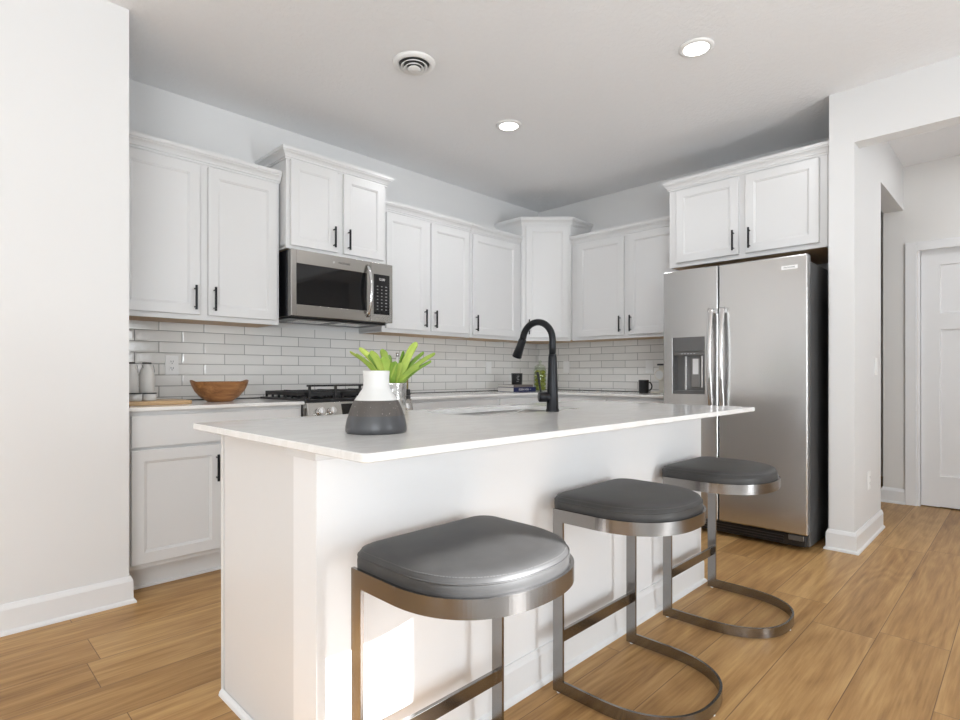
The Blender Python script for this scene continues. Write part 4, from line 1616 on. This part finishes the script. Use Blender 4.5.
# glass jar of limes
x, y, z = -0.462, -0.392, 0.9143
t = thing('glass_jar', 'clear lidded glass jar full of limes behind the faucet', 'jar', (x, y, z))
bm = B(); lathe(bm, [(0.0, 0.0), (0.058, 0.0), (0.061, 0.004), (0.061, 0.20), (0.050, 0.218), (0.050, 0.226), (0.047, 0.226), (0.047, 0.217), (0.058, 0.198), (0.058, 0.008), (0.0, 0.006)], (x, y, z), 40)
obj('body', bm, JARGLASS, t)
bm = B(); lathe(bm, [(0.0, 0.2265), (0.054, 0.2265), (0.054, 0.234), (0.030, 0.250), (0.012, 0.256), (0.010, 0.266), (0.017, 0.278), (0.015, 0.290), (0.0, 0.294)], (x, y, z), 36)
obj('lid', bm, JARGLASS, t)
li = 0
for lz, n0, ph, rad in ((0.0275, 4, 0.2, 0.0340), (0.0660, 4, 0.985, 0.0340), (0.1045, 4, 0.2, 0.0340), (0.1430, 4, 0.985, 0.0340), (0.1790, 4, 0.2, 0.0330)):
    for k in range(n0):
        a = ph + 2 * PI * k / n0
        bm = B(); sphere(bm, (0, 0, 0), 0.0235, 0.94, 0.94, 0.86, 16, 10)
        o = obj('lime', bm, LIMEM, loc=(0, 0, 0))
        o.location = (x + rad * math.cos(a), y + rad * math.sin(a), z + lz)
        o.rotation_euler = (R.uniform(-0.2, 0.2), R.uniform(-0.2, 0.2), R.uniform(0, 3))
        tag(o, 'yellow-green lime inside the lidded glass jar', 'lime', 'limes in the glass jar')

# mug and cream gadget near the refrigerator
x, y, z = -0.252, -1.358, 0.9143
t = thing('mug', 'black handled mug on the counter beside the refrigerator', 'mug', (x, y, z))
bm = B(); lathe(bm, [(0.0, 0.0), (0.038, 0.0), (0.042, 0.005), (0.043, 0.108), (0.0435, 0.112), (0.040, 0.112), (0.038, 0.012), (0.0, 0.008)], (x, y, z), 36)
obj('body', bm, BLACKP, t)
bm = B()
pts = []
hv = Vector((math.sin(YAW), -math.cos(YAW), 0))
for i in range(15):
    a = -PI / 2 + PI * i / 14
    pts.append(Vector((x, y, z + 0.057)) + hv * (0.040 + 0.030 * math.cos(a)) + Vector((0, 0, 0.036 * math.sin(a))))
tube(bm, pts, 0.0062, 10)
obj('handle', bm, BLACKP, t)

x, y, z = -0.20, -1.505, 0.9143
t = thing('kitchen_scale', 'cream upright dial scale with black top, half hidden by the refrigerator', 'kitchen scale', (x, y, z))
bm = B(); box(bm, x - 0.075, x + 0.075, y - 0.07, y + 0.075, z, z + 0.014, 0.004)
obj('base', bm, CREAM, t)
bm = B(); box(bm, x - 0.022, x + 0.022, y - 0.025, y + 0.025, z + 0.0143, z + 0.235, 0.006)
obj('column', bm, CREAM, t)
bm = B()
cyl(bm, (x - 0.0225, y + 0.005, z + 0.155), (x - 0.050, y + 0.005, z + 0.155), 0.045, 32)
dl = obj('dial', bm, CREAM, t)
bm = B()
cyl(bm, (x - 0.0502, y + 0.005, z + 0.155), (x - 0.053, y + 0.005, z + 0.155), 0.036, 32)
obj('dial_face', bm, WHITEGLAZE, dl)
bm = B(); box(bm, x - 0.035, x + 0.035, y - 0.035, y + 0.035, z + 0.2353, z + 0.250, 0.004)
obj('top_plate', bm, BLACKP, t)
